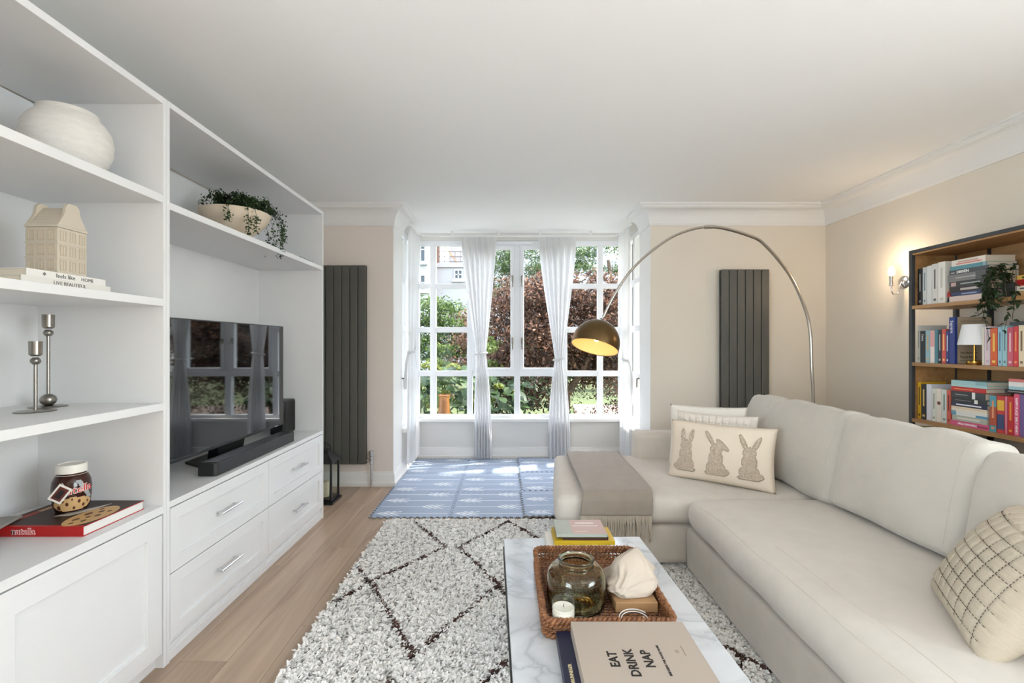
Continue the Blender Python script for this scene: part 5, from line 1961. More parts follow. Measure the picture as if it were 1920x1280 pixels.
def stack(y_far, y_near, z, items, sx, depth, grp):
    for (th, rgb, label, text, trgb, tsize, dy0, dy1, bands) in items:
        a, b = y_far + dy0, y_near + dy1
        texts = []
        if text:
            texts.append((text, tsize, trgb, spine_text_mx(sx, a - 0.045, z + th * 0.5 - tsize * 0.36), 0.0006))
        bn = [((sx - 0.0007, b + (a - b) * u0, z + th * v0), (sx + 0.001, b + (a - b) * u1, z + th * v1), c) for (u0, u1, v0, v1, c) in bands]
        book(label, (sx, b, z + 0.0003), (sx + depth, a, z + th), '-x', rgb, texts, grp, bands=bn)
        z += th
    return z


gs1 = 'lying stack of books on the top shelf'
stack(2.772, 2.545, z, [
    (0.034, (216, 196, 186), 'pinkish-white book at the bottom of the top-shelf stack', None, None, 0, 0, 0, [(0.0, 0.10, 0.1, 0.9, (236, 150, 60))]),
    (0.022, (46, 58, 96), 'navy book second from the bottom of the top-shelf stack', None, None, 0, -0.01, 0, [(0.3, 0.7, 0.35, 0.65, (150, 160, 190))]),
    (0.031, (52, 46, 48), 'dark brown book with pale print in the top-shelf stack', None, None, 0, 0.0, 0.0, [(0.25, 0.7, 0.3, 0.7, (190, 180, 176))]),
    (0.032, (58, 60, 60), 'charcoal book with a pink face on its spine', None, None, 0, 0, 0, [(0.82, 0.95, 0.15, 0.85, (196, 160, 156)), (0.2, 0.7, 0.4, 0.6, (170, 172, 170))]),
    (0.041, (126, 124, 124), 'thick mid-grey book in the top-shelf stack', None, None, 0, 0.01, 0, [(0.3, 0.8, 0.45, 0.56, (190, 188, 186)), (0.0, 0.3, 0.02, 0.98, (88, 88, 90))]),
    (0.026, (74, 76, 80), 'grey book lettered DRIVEN in the top-shelf stack', 'DRIVEN', (238, 236, 232), 0.021, 0, 0, [(0.85, 0.95, 0.3, 0.5, (190, 190, 190))]),
    (0.022, (92, 146, 160), 'teal book second from the top of the top-shelf stack', None, None, 0, -0.006, 0.01, [(0.02, 0.1, 0.05, 0.95, (150, 170, 180))]),
    (0.035, (226, 218, 206), 'cream book with red print on top of the top-shelf stack', None, None, 0, -0.014, 0.018, [(0.2, 0.8, 0.55, 0.72, (200, 150, 140)), (0.1, 0.85, 0.22, 0.4, (214, 120, 110))]),
], SX - 0.004, 0.17, gs1)
stack(2.415, 2.20, z, [
    (0.026, (196, 158, 110), 'tan book at the bottom of the stack behind the ivy', None, None, 0, 0, 0, []),
    (0.026, (226, 218, 200), 'cream book with dark print in the stack behind the ivy', None, None, 0, 0, 0, [(0.2, 0.9, 0.35, 0.6, (70, 60, 54))]),
    (0.032, (170, 34, 34), 'red book in the stack behind the ivy', None, None, 0, 0, 0, []),
    (0.022, (220, 176, 90), 'yellow book on top of the stack behind the ivy', None, None, 0, 0, 0, []),
], SX, 0.17, 'stack of books behind the ivy')
# little figure between the books
fg = thing('figurine', 'tiny red-coated figurine beside the lying stack on the top shelf', 'figurine', (2.625, 2.789, z))
part('boots', MB().lathe([(0, 0), (0.010, 0), (0.010, 0.02), (0.008, 0.035), (0, 0.036)], (2.625, 2.789, z), 12), black_matte, fg, smooth=True)
part('coat', MB().lathe([(0, 0.034), (0.010, 0.034), (0.0105, 0.05), (0.007, 0.066), (0, 0.068)], (2.625, 2.789, z), 12), M('figurine_red', (176, 40, 34), 0.5), fg, smooth=True)
part('head', MB().lathe([(0, 0.066), (0.006, 0.069), (0.0075, 0.076), (0.005, 0.083), (0, 0.085)], (2.625, 2.789, z), 12), M('figurine_tan', (206, 166, 130), 0.6), fg, smooth=True)

g2 = 'books standing on the second shelf'
z = zs[1]
upb(z, 2.992, 2.974, 0.235, 0.17, (206, 206, 200), 'thin pale book first on the second shelf', (150, 150, 146), g2)
upright(z, 2.972, 2.936, 0.200, 0.15, (44, 46, 50), 'charcoal book lettered Caste on the second shelf', 'Caste', 0.019, grp=g2)
upb(z, 2.934, 2.904, 0.202, 0.14, (150, 184, 194), 'light blue book next to Caste on the second shelf', (196, 166, 120), g2)
upb(z, 2.902, 2.873, 0.200, 0.14, (236, 222, 216), 'white book with a pink top on the second shelf', None, g2, bands=[(0.10, 0.198, (226, 168, 166))])
upb(z, 2.871, 2.850, 0.203, 0.14, (74, 128, 140), 'slim teal book on the second shelf', None, g2)
upb(z, 2.848, 2.827, 0.203, 0.14, (44, 50, 62), 'slim dark slate book with pale title on the second shelf', (190, 190, 186), g2)
upb(z, 2.825, 2.799, 0.206, 0.14, (206, 84, 76), 'coral red book on the second shelf', (240, 200, 120), g2)
upb(z, 2.797, 2.780, 0.195, 0.14, (52, 58, 120), 'slim indigo book on the second shelf', (220, 220, 230), g2)
sap = upright(z, 2.778, 2.742, 0.275, 0.215, (40, 58, 128), 'tall blue-spined book lettered Sapiens', 'Sapiens', 0.025, (240, 240, 244), g2, tz=0.255)
cv = [c for c in sap.children if c.name.startswith('cover')][0]
tanc = (168, 150, 126)
yn = 2.742
part('front_cover_paper', MB().box(SX + 0.016, SX + 0.214, yn - 0.0002, yn + 0.0008, z + 0.001, z + 0.2745), bmat(tanc), cv)


def front_text(s, size, x, zz, rgb=(34, 30, 28)):
    part('title', text_mb(s, size, frame4((x, yn - 0.0007, zz), (1, 0, 0), (0, 0, 1))), bmat(rgb, 0.6), cv)


front_text('Sapiens', 0.046, SX + 0.030, z + 0.18)
front_text('The History of', 0.017, SX + 0.030, z + 0.060)
front_text('Yuval Noah', 0.021, SX + 0.030, z + 0.034)
part('cover_line', MB().box(SX + 0.03, SX + 0.19, yn - 0.0009, yn, z + 0.250, z + 0.252), bmat((70, 60, 52)), cv)
part('cover_line', MB().box(SX + 0.03, SX + 0.19, yn - 0.0009, yn, z + 0.020, z + 0.0215), bmat((70, 60, 52)), cv)
book('large brown book standing behind the row on the second shelf', (2.80, 2.80, z + 0.0004), (2.825, 2.975, z + 0.238), '-y', (104, 80, 66), (), g2)
ys = [2.585, 2.572, 2.540, 2.502, 2.478, 2.454, 2.424, 2.400, 2.370, 2.34, 2.30]
r2b = [((222, 214, 198), 'thin cream book beside the small lamp', None), ((214, 196, 202), 'lilac-pink book right of the small lamp', (190, 170, 176)), ((216, 96, 48), 'orange book with yellow title under the ivy', (240, 200, 90)),
       ((150, 190, 208), 'sky blue book after the orange one', (90, 120, 140)), ((156, 196, 202), 'pale turquoise book beside a sky blue one', (96, 126, 136)), ((198, 92, 110), 'rose pink book on the second shelf', (230, 190, 196)),
       ((206, 60, 66), 'red book with orange title on the second shelf', (240, 150, 90)), ((224, 206, 176), 'cream book at the right edge of the second shelf', (120, 96, 80)), ((120, 60, 60), 'maroon book past the cream one on the second shelf', None), ((70, 90, 110), 'blue-grey book past the maroon one on the second shelf', None)]
for k, (rgb, lab, ink) in enumerate(r2b):
    upb(z, ys[k], ys[k + 1] + 0.002, 0.208 + 0.006 * math.sin(k * 2.1), 0.14, rgb, lab, ink, g2)
book('dark grey book lying across the tops of the second shelf row', (2.63, 2.31, z + 0.2150), (2.76, 2.46, z + 0.233), '-x', (62, 66, 76), (), g2)
# small table lamp
lx_, ly_ = 2.645, 2.660
tl = thing('table_lamp', 'small brass lamp with a white cone shade in the bookcase', 'table lamp', (lx_, ly_, z))
part('base', MB().lathe([(0, 0), (0.034, 0), (0.035, 0.002), (0.035, 0.02), (0.033, 0.022), (0, 0.022)], (lx_, ly_, z), 32), gold, tl, smooth=True)
part('stem', MB().lathe([(0, 0.02), (0.005, 0.02), (0.005, 0.125), (0.012, 0.128), (0.012, 0.14), (0, 0.14)], (lx_, ly_, z), 16), gold, tl, smooth=True)
part('shade', MB().lathe([(0.072, 0.112), (0.052, 0.228), (0.050, 0.2285), (0.070, 0.112), (0.072, 0.112)], (lx_, ly_, z), 40), M('white_lampshade', (232, 232, 234), 0.7), tl, smooth=True)
part('shade_top', MB().lathe([(0.051, 0.222), (0, 0.222)], (lx_, ly_, z), 40), MATS['white_lampshade'], tl)

g3 = 'books standing on the third shelf'
z = zs[2]
upb(z, 2.990, 2.967, 0.232, 0.16, (222, 172, 40), 'yellow book first on the third shelf', (60, 50, 40), g3)
upb(z, 2.965, 2.930, 0.220, 0.16, (36, 34, 36), 'black book with gold print on the third shelf', (206, 176, 110), g3)
upb(z, 2.928, 2.892, 0.224, 0.15, (214, 214, 222), 'white-lilac book on the third shelf', None, g3)
upb(z, 2.890, 2.863, 0.200, 0.14, (216, 216, 206), 'cream book left of the one with a dark round emblem', (150, 150, 140), g3)
b_ = upb(z, 2.861, 2.826, 0.202, 0.14, (226, 216, 204), 'cream book with a dark round emblem on the third shelf', None, g3)
cv2 = [c for c in b_.children if c.name.startswith('cover')][0]
part('emblem', MB().lathe([(0, 0), (0.011, 0), (0.011, 0.001), (0, 0.001)], (0, 0, 0), 20).xform(Matrix.Translation((SX - 0.0008, 2.8435, z + 0.115)) @ Matrix.Rotation(PI / 2, 4, 'Y')), bmat((110, 50, 56)), cv2)
upb(z, 2.824, 2.794, 0.200, 0.14, (206, 212, 204), 'pale grey-green book on the third shelf', (120, 130, 120), g3)
upb(z, 2.792, 2.768, 0.200, 0.14, (206, 96, 78), 'brick orange book beside the tall stack on the third shelf', (110, 40, 36), g3)
gs3 = 'tall lying stack of books on the third shelf'
zt_ = stack(2.762, 2.556, z, [
    (0.030, (206, 92, 130), 'pink book lettered HELLO BEAUTIFUL under the third-shelf stack', 'HELLO BEAUTIFUL', (244, 232, 236), 0.0135, 0.004, -0.01, [(0.02, 0.30, 0.25, 0.6, (150, 60, 92))]),
    (0.031, (178, 180, 166), 'sage grey book second from the bottom of the third-shelf stack', None, None, 0, -0.006, 0, [(0.2, 0.85, 0.35, 0.65, (214, 214, 204))]),
    (0.013, (90, 152, 190), 'thin blue and white book in the third-shelf stack', None, None, 0, 0, 0, [(0.3, 0.85, 0.02, 0.98, (228, 228, 224))]),
    (0.013, (226, 224, 216), 'thin white book with a grey-blue end in the third-shelf stack', None, None, 0, 0, 0, [(0.86, 1.0, 0.02, 0.98, (130, 160, 170))]),
    (0.012, (230, 222, 208), 'thin cream book in the third-shelf stack', None, None, 0, 0, 0, []),
    (0.013, (226, 204, 176), 'thin peach book in the third-shelf stack', None, None, 0, 0, 0, []),
    (0.024, (40, 48, 76), 'navy book with bold white print in the third-shelf stack', None, None, 0, 0, 0, [(0.15, 0.85, 0.35, 0.65, (232, 232, 236))]),
    (0.026, (46, 48, 52), 'black book with a white square in the third-shelf stack', None, None, 0, -0.004, 0, [(0.25, 0.34, 0.1, 0.9, (232, 230, 226)), (0.45, 0.9, 0.45, 0.55, (150, 150, 150))]),
    (0.039, (56, 58, 62), 'thick charcoal book with a white label in the third-shelf stack', None, None, 0, 0, 0.01, [(0.28, 0.37, 0.02, 0.98, (232, 230, 226)), (0.5, 0.88, 0.45, 0.54, (170, 170, 168))]),
    (0.026, (190, 46, 46), 'red book third from the top of the third-shelf stack', None, None, 0, 0, 0.006, [(0.35, 0.9, 0.4, 0.55, (230, 160, 90))]),
    (0.014, (166, 204, 204), 'thin pale aqua book under the topmost of the third-shelf stack', None, None, 0, 0, 0, []),
    (0.022, (158, 196, 198), 'aqua book on top of the third-shelf stack', None, None, 0, 0, 0, [(0.0, 0.3, 0.05, 0.95, (136, 176, 182))]),
], SX - 0.002, 0.15, gs3)
upb(z, 2.545, 2.508, 0.196, 0.13, (176, 84, 60), 'rust book with a turquoise top and bottom', (220, 150, 110), g3, bands=[(0.135, 0.195, (84, 152, 166)), (0.0, 0.035, (84, 152, 166))])
upb(z, 2.505, 2.468, 0.196, 0.13, (196, 60, 60), 'red book with yellow and navy blocks', None, g3, bands=[(0.12, 0.175, (226, 176, 60)), (0.02, 0.10, (56, 70, 110))])
upb(z, 2.466, 2.455, 0.198, 0.13, (214, 120, 140), 'very thin pink book on the third shelf', None, g3)
upb(z, 2.453, 2.424, 0.200, 0.13, (190, 44, 48), 'red book with a yellow title on the third shelf', (226, 150, 60), g3)
upright(z, 2.422, 2.396, 0.216, 0.13, (216, 90, 124), 'pink book lettered HAPPY PLACE on the third shelf', 'HAPPY PLACE  EMILY HENRY', 0.0145, (244, 232, 232), g3, bold=0.0004)
upb(z, 2.394, 2.366, 0.216, 0.13, (116, 92, 146), 'purple book at the right edge of the third shelf', None, g3)
upb(z, 2.364, 2.30, 0.20, 0.13, (60, 80, 96), 'dark blue thick book past the purple one', None, g3)
stack(2.445, 2.30, z + 0.2175, [
    (0.020, (42, 42, 44), 'black book lying over the upright books on the third shelf', None, None, 0, 0.02, 0, [(0.3, 0.9, 0.4, 0.6, (150, 150, 150))]),
    (0.016, (156, 196, 204), 'pale blue book lying on the black one', None, None, 0, 0, 0, []),
    (0.024, (226, 222, 218), 'white book with a pink block in the small lying stack', None, None, 0, 0, 0, [(0.2, 0.5, 0.05, 0.95, (206, 110, 130))]),
    (0.016, (214, 120, 116), 'coral book on top of the small lying stack', None, None, 0, 0, 0, []),
], SX - 0.002, 0.13, 'small lying stack over the third-shelf books')
# bottom row: only the top of its lying stacks shows over the sofa
z = zs[3]
stack(2.99, 2.775, z, [
    (0.11, (120, 110, 104), 'thick grey book at the foot of the stack under the third shelf', None, None, 0, 0, 0, []),
    (0.10, (88, 92, 98), 'thick slate book in the stack under the third shelf', None, None, 0, 0, 0, []),
    (0.060, (228, 224, 214), 'white lying book just under the third shelf', None, None, 0, 0, 0, [(0.3, 0.85, 0.45, 0.55, (170, 170, 180))]),
    (0.036, (222, 200, 80), 'yellow lying book just under the third shelf', None, None, 0, 0, 0, []),
], SX - 0.002, 0.17, 'stack under the far end of the third shelf')
stack(2.765, 2.565, z, [
    (0.12, (96, 84, 76), 'thick brown book under the maroon one', None, None, 0, 0, 0, []),
    (0.10, (70, 74, 84), 'thick blue-grey book under the maroon one', None, None, 0, 0, 0, []),
    (0.046, (116, 44, 40), 'maroon lying book under the third shelf', None, None, 0, 0, 0, [(0.3, 0.9, 0.4, 0.56, (200, 160, 150)), (0.05, 0.2, 0.35, 0.6, (200, 160, 150))]),
], SX - 0.002, 0.17, 'stack under the middle of the third shelf')

# ivy trailing from the top shelf
ivx, ivy = 2.665, 2.478
iv = thing('ivy_plant', 'trailing green ivy hanging over the top shelf of the bookcase', 'plant', (ivx, ivy, zs[0]))
part('pot', MB().lathe([(0, 0), (0.03, 0), (0.042, 0.06), (0.044, 0.075), (0.040, 0.075), (0.037, 0.05), (0, 0.05)], (ivx, ivy, zs[0]), 28), M('dark_pot', (52, 50, 48), 0.6), iv, smooth=True)
ivm = leaf_mat('ivy_leaf', (28, 44, 24), (58, 80, 44), 0.2)
lv = MB().add([(0, 0, 0), (0.010, 0.009, 0.003), (0.006, 0.022, 0.0), (0, 0.033, -0.004), (-0.006, 0.022, 0.0), (-0.010, 0.009, 0.003), (0, 0.014, -0.002)],
              [(0, 1, 6), (1, 2, 6), (2, 3, 6), (3, 4, 6), (4, 5, 6), (5, 0, 6)])
ivl = lv.mesh('leaf', ivm, True)
vines = []
for k in range(17):
    a = random.uniform(-0.9, 0.9)
    drop = random.choice([0.05, 0.08, 0.11, 0.15, 0.19, 0.24, 0.12, 0.03])
    up_ = random.uniform(0.05, 0.12)
    out = random.uniform(0.10, 0.15)
    p0 = Vector((ivx, ivy, zs[0] + 0.06))
    dirv = Vector((-math.cos(a), math.sin(a) * 0.75 - 0.1, 0))
    pts = []
    for s in range(15):
        q = s / 14
        h_ = min(1, q / 0.5)
        pts.append(p0 + dirv * out * h_ ** 0.8 + Vector((0, 0, up_ * math.sin(min(1, q / 0.55) * PI * 0.9) - (drop + 0.06) * max(0, (q - 0.42) / 0.58))) + Vector((0.006 * math.sin(9 * q + k), 0.012 * math.sin(7 * q + 2 * k), 0)))
    part('vine', MB().tube(pts, 0.0013, 5), M('vine_stem', (62, 58, 36), 0.7), iv, smooth=True)
    for s in range(3, 15):
        for r_ in range(1):
            o = part('leaf', ivl, None, iv)
            p = pts[s] - ORG[iv.name]
            o.location = p + Vector((random.gauss(0, 0.006), random.gauss(0, 0.010), random.gauss(0, 0.006)))
            o.rotation_euler = (random.uniform(-1.3, 0.3), random.uniform(-0.7, 0.7), random.uniform(0, 2 * PI))
            s_ = random.uniform(0.8, 1.35)
            o.scale = (s_, s_, s_)

# ================================================================== GARDEN AND HOUSES OUTSIDE
struct('ground', MB().box(-40, 40, BY + 0.12, 60, -0.40, -0.20), M('lawn_ground', (64, 76, 40), 0.95, rgb2=(84, 92, 54), vscale=3, bump=0.5, bscale=30, bdist=0.05))
struct('garden_path', MB().prism([(1.4, 9.6), (9, 8.6), (9, 10.4), (1.6, 11.6)], -0.2, -0.185), M('pink_gravel', (112, 96, 86), 0.95, var=0.05, vscale=20))

struct('bounce_slab', MB().box(-3.5, 5.0, BY + 0.12, 5.86, -0.2, -0.17), M('bounce_slab_pale', (228, 224, 216), 0.9, var=0.03))  # unseen pale slab added to bounce sunlight up onto the bay ceiling


def ell_points(n, c, r, shell=0.55):
    d = rng.normal(size=(n, 3))
    d /= np.linalg.norm(d, axis=1)[:, None]
    q = (shell + (1 - shell) * rng.random(n)) ** 1.0
    return np.array(c) + d * np.array(r) * q[:, None]


def bush(name, label, cat, base, blobs, n, size, mats, aspect=0.55, trunk=None, group=None, trunk_mat=None, bias=(0, -0.2, 0.6), clump=0.0):
    t = thing(name, label, cat, base, group=group)
    tot = sum(b[1][0] * b[1][1] * b[1][2] for b in blobs)
    Ps = []
    for c, r in blobs:
        k = int(n * r[0] * r[1] * r[2] / tot)
        if clump:
            m = max(8, k // 90)
            cc = ell_points(m, c, r, 0.45)
            id_ = rng.integers(0, m, k)
            Ps.append(cc[id_] + rng.normal(size=(k, 3)) * np.array([clump, clump, clump * 0.45]))
        else:
            Ps.append(ell_points(k, c, r))
    P_ = np.concatenate(Ps)
    V, F = leaf_cloud(P_, np.array(bias), size, aspect)
    mi = rng.integers(0, len(mats), len(F))
    part('foliage', np_mesh('foliage', V - np.array(base), F, mats, mi), None, t, stuff=True)
    for tr in (trunk or []):
        part('trunk' if tr[2] else 'branch', MB().tube(catmull(tr[0], 5), [tr[1] * (1 - 0.6 * i / (5 * (len(tr[0]) - 1))) for i in range(5 * (len(tr[0]) - 1) + 1)], 8), trunk_mat or bark, t, smooth=True)
    return t


bark = M('brown_bark', (88, 72, 58), 0.95, var=0.15, vscale=12, bump=0.6, bscale=20, stretch=(3, 3, 0.5), bdist=0.03)
mg = [leaf_mat('leaf_green_mid', (46, 68, 34), (68, 91, 48)), leaf_mat('leaf_green_light', (83, 104, 51), (105, 122, 68))]
md = [leaf_mat('leaf_green_dark', (30, 47, 29), (47, 64, 40)), mg[0]]
mr = [leaf_mat('leaf_maroon', (66, 45, 38), (100, 72, 59)), leaf_mat('leaf_rust', (112, 80, 62), (140, 104, 82)), leaf_mat('leaf_dark_plum', (50, 38, 31), (76, 58, 47))]
mp_ = [leaf_mat('leaf_pale_weeping', (91, 108, 73), (116, 129, 96)), mg[0]]
my = [leaf_mat('leaf_lime', (93, 113, 43), (121, 134, 69)), mg[1]]

# purple maple in front of the casements and right-hand lights
bush('maple_tree', 'dark red-leaved maple filling the middle of the view outside', 'tree', (1.0, 8.2, -0.2),
     [((0.35, 8.0, 1.35), (0.95, 0.7, 1.0)), ((1.25, 8.2, 1.75), (1.05, 0.8, 0.85)), ((2.1, 8.3, 1.55), (0.9, 0.8, 0.9)), ((0.55, 8.1, 2.15), (0.7, 0.6, 0.55)), ((0.1, 8.0, 0.75), (0.6, 0.5, 0.7)), ((1.6, 8.4, 0.95), (0.7, 0.5, 0.5)), ((-0.75, 9.3, 1.35), (0.35, 0.4, 0.85))],
     46000, 0.078, mr, 0.42, [([(0.95, 8.2, -0.2), (1.0, 8.1, 0.4), (0.85, 8.0, 1.0), (0.6, 8.0, 1.9)], 0.10, True), ([(1.0, 8.1, 0.4), (1.3, 8.0, 0.9), (1.6, 8.0, 1.6)], 0.07, False), ([(1.0, 8.1, 0.5), (0.8, 7.9, 1.3), (0.9, 7.9, 2.1)], 0.06, False), ([(1.3, 8.0, 0.8), (1.9, 8.1, 1.0), (2.2, 8.1, 1.5)], 0.035, False)], clump=0.13)
# light green tree with flat sprays, left of the first tied curtain
bush('garden_tree', 'light green layered tree in front of the white house', 'tree', (-1.3, 11.5, -0.2),
     [((-1.75, 11.5, 2.15), (0.45, 0.5, 0.35)), ((-1.25, 11.5, 1.85), (0.55, 0.5, 0.5)), ((-1.5, 11.5, 1.25), (0.6, 0.5, 0.4)), ((-1.0, 11.6, 1.3), (0.5, 0.5, 0.45)), ((-1.9, 11.4, 1.6), (0.3, 0.4, 0.4))], 7000, 0.085, mg, 0.45,
     [([(-1.35, 11.5, -0.2), (-1.4, 11.5, 0.8), (-1.3, 11.5, 1.7)], 0.06, True), ([(-1.4, 11.5, 0.8), (-1.7, 11.5, 1.5), (-1.8, 11.5, 2.1)], 0.03, False)], clump=0.16)
bush('conifer_tree', 'grey-green conifer at the left of the garden', 'tree', (-2.3, 12.0, -0.2),
     [((-2.3, 12.0, 0.7), (0.75, 0.6, 0.9)), ((-2.25, 12.0, 1.6), (0.5, 0.5, 0.75)), ((-2.9, 12.0, 1.2), (0.6, 0.5, 1.1))], 7000, 0.085, md, 0.3,
     [([(-2.3, 12.0, -0.2), (-2.3, 12.0, 1.6)], 0.07, True)], clump=0.14)
bush('weeping_tree', 'tall pale green weeping tree behind the maple', 'tree', (0.1, 14, -0.2),
     [((-0.35, 14, 3.6), (0.7, 0.6, 1.1)), ((0.5, 14, 3.9), (0.8, 0.6, 0.9)), ((-0.5, 13.8, 2.6), (0.35, 0.4, 0.9))], 7000, 0.13, mp_, 0.22,
     [([(0.1, 14, -0.2), (0.15, 14, 2.0), (0.1, 14, 3.8)], 0.12, True)], bias=(0, 0, 0.0), clump=0.16)
bush('garden_tree', 'green tree with sky showing through, at the right of the garden', 'tree', (3.2, 14, -0.2),
     [((2.6, 14, 3.7), (0.8, 0.6, 0.5)), ((3.6, 14, 3.9), (0.9, 0.6, 0.6)), ((4.4, 14, 3.0), (0.8, 0.6, 1.0)), ((1.7, 14.2, 4.0), (0.7, 0.5, 0.6))], 4500, 0.12, [mg[0], mp_[0]], 0.35,
     [([(3.3, 14, -0.2), (3.2, 14, 2.0), (3.0, 14, 3.8)], 0.12, True)], clump=0.18)
bush('shrub', 'lime green shrub low in front of the maple', 'shrub', (-0.3, 7.4, -0.2),
     [((-0.28, 7.4, 1.05), (0.28, 0.3, 0.42)), ((-0.15, 7.3, 0.6), (0.3, 0.3, 0.4))], 1500, 0.06, my, 0.6, clump=0.07)
bush('shrub', 'yellow-green variegated shrub between the hydrangea and the light green tree', 'shrub', (-1.05, 8.2, -0.2),
     [((-0.95, 8.2, 0.95), (0.42, 0.35, 0.5)), ((-1.3, 8.3, 0.6), (0.5, 0.35, 0.5)), ((-0.6, 8.3, 0.5), (0.35, 0.3, 0.5))], 2600, 0.06, [mg[1], mg[0], my[0]], 0.6, clump=0.08)
bush('shrub', 'dark green shrub behind the left corner of the bay', 'shrub', (-2.4, 7.6, -0.2),
     [((-2.0, 7.8, 0.55), (0.5, 0.4, 0.7)), ((-2.8, 7.4, 0.7), (0.6, 0.4, 0.9))], 2600, 0.08, md, 0.5, clump=0.08)
bush('shrub', 'brown twiggy shrub right of the maple trunk', 'shrub', (2.2, 7.0, -0.2),
     [((1.75, 7.1, 0.95), (0.35, 0.35, 0.5)), ((2.4, 7.0, 1.2), (0.5, 0.4, 0.9)), ((1.2, 7.4, 0.35), (0.4, 0.3, 0.35)), ((2.6, 8.4, 0.3), (0.8, 0.4, 0.5)), ((1.9, 7.5, 0.25), (0.5, 0.3, 0.4))], 3600, 0.055, [mr[2], mr[0], md[0]], 0.35, clump=0.10)
bush('shrub', 'dark low shrub under the casement window', 'shrub', (0.45, 6.9, -0.2),
     [((0.35, 6.9, 0.45), (0.45, 0.3, 0.5)), ((0.0, 7.0, 0.5), (0.3, 0.25, 0.5))], 2000, 0.07, [md[0], mr[2]], 0.5, clump=0.08)
# far planting that closes the view above the ground
bush('hedge', 'dark hedge along the far side of the garden', 'hedge', (2.0, 15.5, -0.2),
     [((-4.5, 15.5, 0.7), (2.2, 0.5, 1.1)), ((-1.0, 15.5, 0.6), (2.0, 0.5, 1.0)), ((2.2, 15.5, 0.8), (2.0, 0.5, 1.1)), ((5.2, 15.5, 0.9), (2.2, 0.5, 1.4))], 9000, 0.14, md, 0.5, clump=0.2)
bush('hedge', 'hedge beside the bay on its right', 'hedge', (7.2, 7.5, -0.2),
     [((7.2, 8.5, 0.9), (0.8, 1.8, 1.1)), ((7.4, 6.0, 0.9), (0.8, 1.5, 1.1))], 5000, 0.11, md, 0.5, clump=0.15)
bush('hedge', 'hedge beside the bay on its left', 'hedge', (-4.8, 7.0, -0.2),
     [((-4.6, 7.6, 1.0), (0.8, 2.0, 1.4))], 4000, 0.11, md, 0.5, clump=0.15)

# hydrangea in front of the left lights: leaf by leaf
hy = thing('hydrangea_bush', 'large-leaved hydrangea with lime flower heads outside the lower left panes', 'shrub', (-0.7, 6.35, -0.2))
hm = leaf_mat('hydrangea_leaf', (46, 69, 38), (68, 93, 50), 0.3)
hm2 = leaf_mat('hydrangea_leaf_dark', (31, 51, 33), (48, 69, 40), 0.3)
lf = []
for m_ in (hm, hm2):
    vs, fs = [], []
    nL = 6
    for i in range(nL + 1):
        q = i / nL
        w = 0.36 * math.sin(PI * min(1, q * 0.93 + 0.04)) ** 0.8
        z_ = -0.18 * q * q
        vs += [(-w, q, z_ + 0.10 * w * 2), (0, q, z_), (w, q, z_ + 0.10 * w * 2)]
    for i in range(nL):
        k = i * 3
        fs += [(k, k + 1, k + 4, k + 3), (k + 1, k + 2, k + 5, k + 4)]
    lf.append(MB().add(vs, fs).mesh('leaf', m_, True, angle=180))
hyo = ORG[hy.name]
for k in range(290):
    x = random.uniform(-1.35, 0.25)
    y = random.uniform(5.85, 6.9)
    top = 0.98 - 0.55 * max(0, x + 0.35) + 0.06 * math.sin(x * 7)
    zz = random.uniform(0.05, 1.0) ** 0.7 * top
    o = part('leaf', lf[k % 2], None, hy)
    o.location = Vector((x, y, zz)) - hyo
    o.rotation_euler = (random.uniform(-0.7, 0.25), random.uniform(-0.5, 0.5), random.gauss(PI, 0.9))
    s_ = random.uniform(0.12, 0.21)
    o.scale = (s_, s_, s_)
hb_m = leaf_mat('lime_blossom', (112, 125, 55), (134, 141, 81), 0.3)
for (x, y, zz, r) in ((-0.72, 6.2, 0.985, 0.10), (-0.98, 6.4, 0.95, 0.09), (-0.80, 6.05, 0.66, 0.06), (-0.34, 6.15, 0.70, 0.06), (-0.12, 6.1, 0.74, 0.07), (0.06, 6.3, 0.66, 0.06), (-1.08, 6.3, 1.0, 0.09), (-0.55, 6.4, 0.90, 0.08), (-0.98, 6.0, 0.5, 0.06), (-1.2, 6.2, 0.75, 0.08), (-0.45, 6.0, 0.52, 0.05)):
    vs, fs = [], []
    P_ = ell_points(150, (x, y, zz), (r, r, r * 0.55), 0.85)
    P_[:, 2] = np.where(P_[:, 2] < zz - 0.02, zz - 0.02, P_[:, 2])
    V, F = leaf_cloud(P_, np.array([0, 0, 1.0]), 0.034, 0.9, 0.6)
    part('flower_head', np_mesh('flower_head', V - np.array(hyo), F, hb_m), None, hy, label='lime green flower head', stuff=True)
for k in range(16):
    x = -1.3 + k * 0.1
    part('stem', MB().tube([(x, 6.35, -0.2), (x + 0.03, 6.33, 0.3), (x + random.gauss(0, 0.05), 6.3, 0.75)], 0.006, 5), mg[0], hy)
# made-up amber shape standing in for a lamp reflection in the pane
pt = thing('reflection_standin', 'made-up amber shape outside the lower left pane, standing in for a lamp reflection', 'pot', (-0.775, 5.72, -0.2))
part('standin_body', MB().lathe([(0, 0), (0.09, 0), (0.13, 0.12), (0.12, 0.25), (0.085, 0.34), (0.07, 0.40), (0.085, 0.46), (0.085, 0.60), (0.07, 0.70), (0.06, 0.84), (0.075, 0.87), (0.065, 0.875), (0.05, 0.82), (0, 0.80)], (-0.775, 5.72, -0.2), 32), M('standin_amber', (132, 84, 30), 0.3, rgb2=(92, 54, 16), vscale=8), pt, smooth=True)

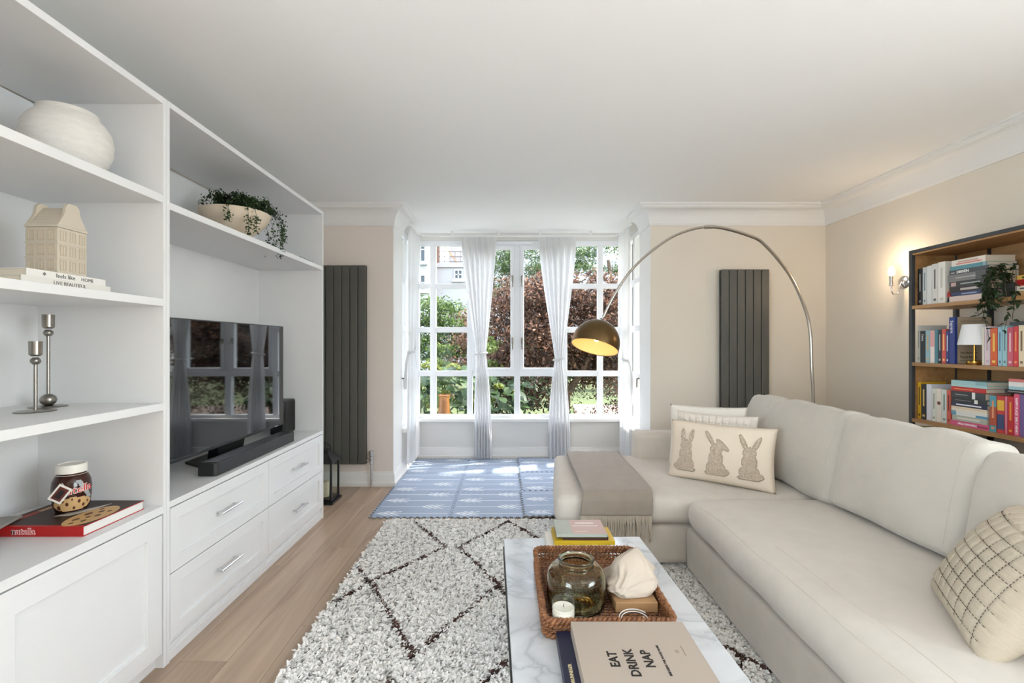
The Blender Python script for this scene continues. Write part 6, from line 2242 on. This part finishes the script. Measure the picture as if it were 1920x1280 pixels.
# white house
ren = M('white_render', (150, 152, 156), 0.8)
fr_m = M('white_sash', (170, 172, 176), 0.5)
dg = M('dark_window_glass', (52, 60, 68), 0.25, spec=0.4)
wh = thing('house', 'white rendered house with a small square window and a roof terrace railing', 'house', (1.0, 22, -0.2))
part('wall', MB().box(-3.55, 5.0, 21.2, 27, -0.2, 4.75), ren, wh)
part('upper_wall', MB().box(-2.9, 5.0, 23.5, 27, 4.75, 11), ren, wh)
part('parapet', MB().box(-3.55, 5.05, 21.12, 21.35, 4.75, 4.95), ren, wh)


def house_window(parent, x0, x1, z0, z1, y, nx_, nz_):
    f = part('window', MB().ring('y', x0, x1, z0, z1, x0 + 0.06, x1 - 0.06, z0 + 0.06, z1 - 0.06, y - 0.06, y + 0.02), fr_m, parent)
    part('window_pane', MB().box(x0 + 0.05, x1 - 0.05, y - 0.02, y - 0.005, z0 + 0.05, z1 - 0.05), dg, f)
    for k in range(1, nx_):
        xx = x0 + (x1 - x0) * k / nx_
        part('glazing_bar', MB().box(xx - 0.025, xx + 0.025, y - 0.05, y, z0 + 0.05, z1 - 0.05), fr_m, f)
    for k in range(1, nz_):
        zz = z0 + (z1 - z0) * k / nz_
        part('glazing_bar', MB().box(x0 + 0.05, x1 - 0.05, y - 0.05, y, zz - 0.025, zz + 0.025), fr_m, f)
    part('ledge', MB().box(x0 - 0.08, x1 + 0.08, y - 0.14, y + 0.02, z0 - 0.10, z0), fr_m, f)


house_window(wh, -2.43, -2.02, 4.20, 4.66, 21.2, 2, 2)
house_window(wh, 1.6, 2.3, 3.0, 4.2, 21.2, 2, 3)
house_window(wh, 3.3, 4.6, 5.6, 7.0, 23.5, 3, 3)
rail_m = M('grey_railing', (96, 92, 90), 0.5, 0.3)
for zz in (5.02, 5.25, 5.48):
    part('rail', MB().tube([(-3.1, 21.24, zz), (-1.2, 21.24, zz)], 0.018, 6), rail_m, wh)
for k in range(9):
    x = -3.1 + k * 0.2375
    part('baluster', MB().tube([(x, 21.24, 4.93), (x, 21.24, 5.5)], 0.014, 6), rail_m, wh)
part('string_course', MB().box(-3.55, 5.0, 21.14, 21.2, 4.05 + 0.85, 4.95), ren, wh)
part('brace', MB().tube([(-3.1, 21.3, 6.1), (-2.3, 21.3, 5.0)], 0.03, 6), M('orange_timber', (196, 130, 84), 0.7), wh)
part('downpipe', MB().tube([(-3.5, 21.1, 3.0), (-3.5, 21.1, 4.3), (-3.4, 21.05, 4.5), (-3.5, 21.1, 4.7)], 0.06, 8), rail_m, wh)
# brick house with a white bay
bh = thing('house', 'brick house with a white bay of small-paned windows', 'house', (-6, 20, -0.2))
brk = brick_mat('orange_red_brick')
part('wall', MB().box(-12, -3.75, 20.4, 26, -0.2, 11), brk, bh)
bay = part('bay', MB().prism([(-4.05, 20.4), (-3.98, 19.9), (-3.42, 19.9), (-3.25, 20.4)], -0.2, 11), ren, bh)
for (z0, z1) in ((4.75, 6.9), (3.55, 4.25), (2.0, 3.3), (7.4, 9.2)):
    house_window(bh, -3.93, -3.46, z0, z1, 19.9, 2, 4 if z1 - z0 > 1 else 2)
for (x0, x1, z0, z1) in ((-6.4, -5.3, 4.9, 6.6), (-6.4, -5.3, 2.2, 3.8), (-8.8, -7.6, 4.9, 6.6), (-8.8, -7.6, 2.2, 3.8)):
    house_window(bh, x0, x1, z0, z1, 20.4, 2, 3)
# parked van / pale structure behind the maple
rh = thing('house', 'pale distant terrace glimpsed behind the right-hand tree', 'house', (9, 26, -0.2))
part('wall', MB().box(5.7, 16, 25, 30, -0.2, 5.4), M('pale_stucco', (226, 224, 220), 0.8), rh)
part('roof', MB().box(5.5, 16.2, 24.7, 30.2, 5.4, 5.7), M('slate_roof', (130, 136, 144), 0.7), rh)
for k in range(4):
    house_window(rh, 5.9 + k * 2.4, 7.0 + k * 2.4, 3.4, 4.7, 25, 2, 2)
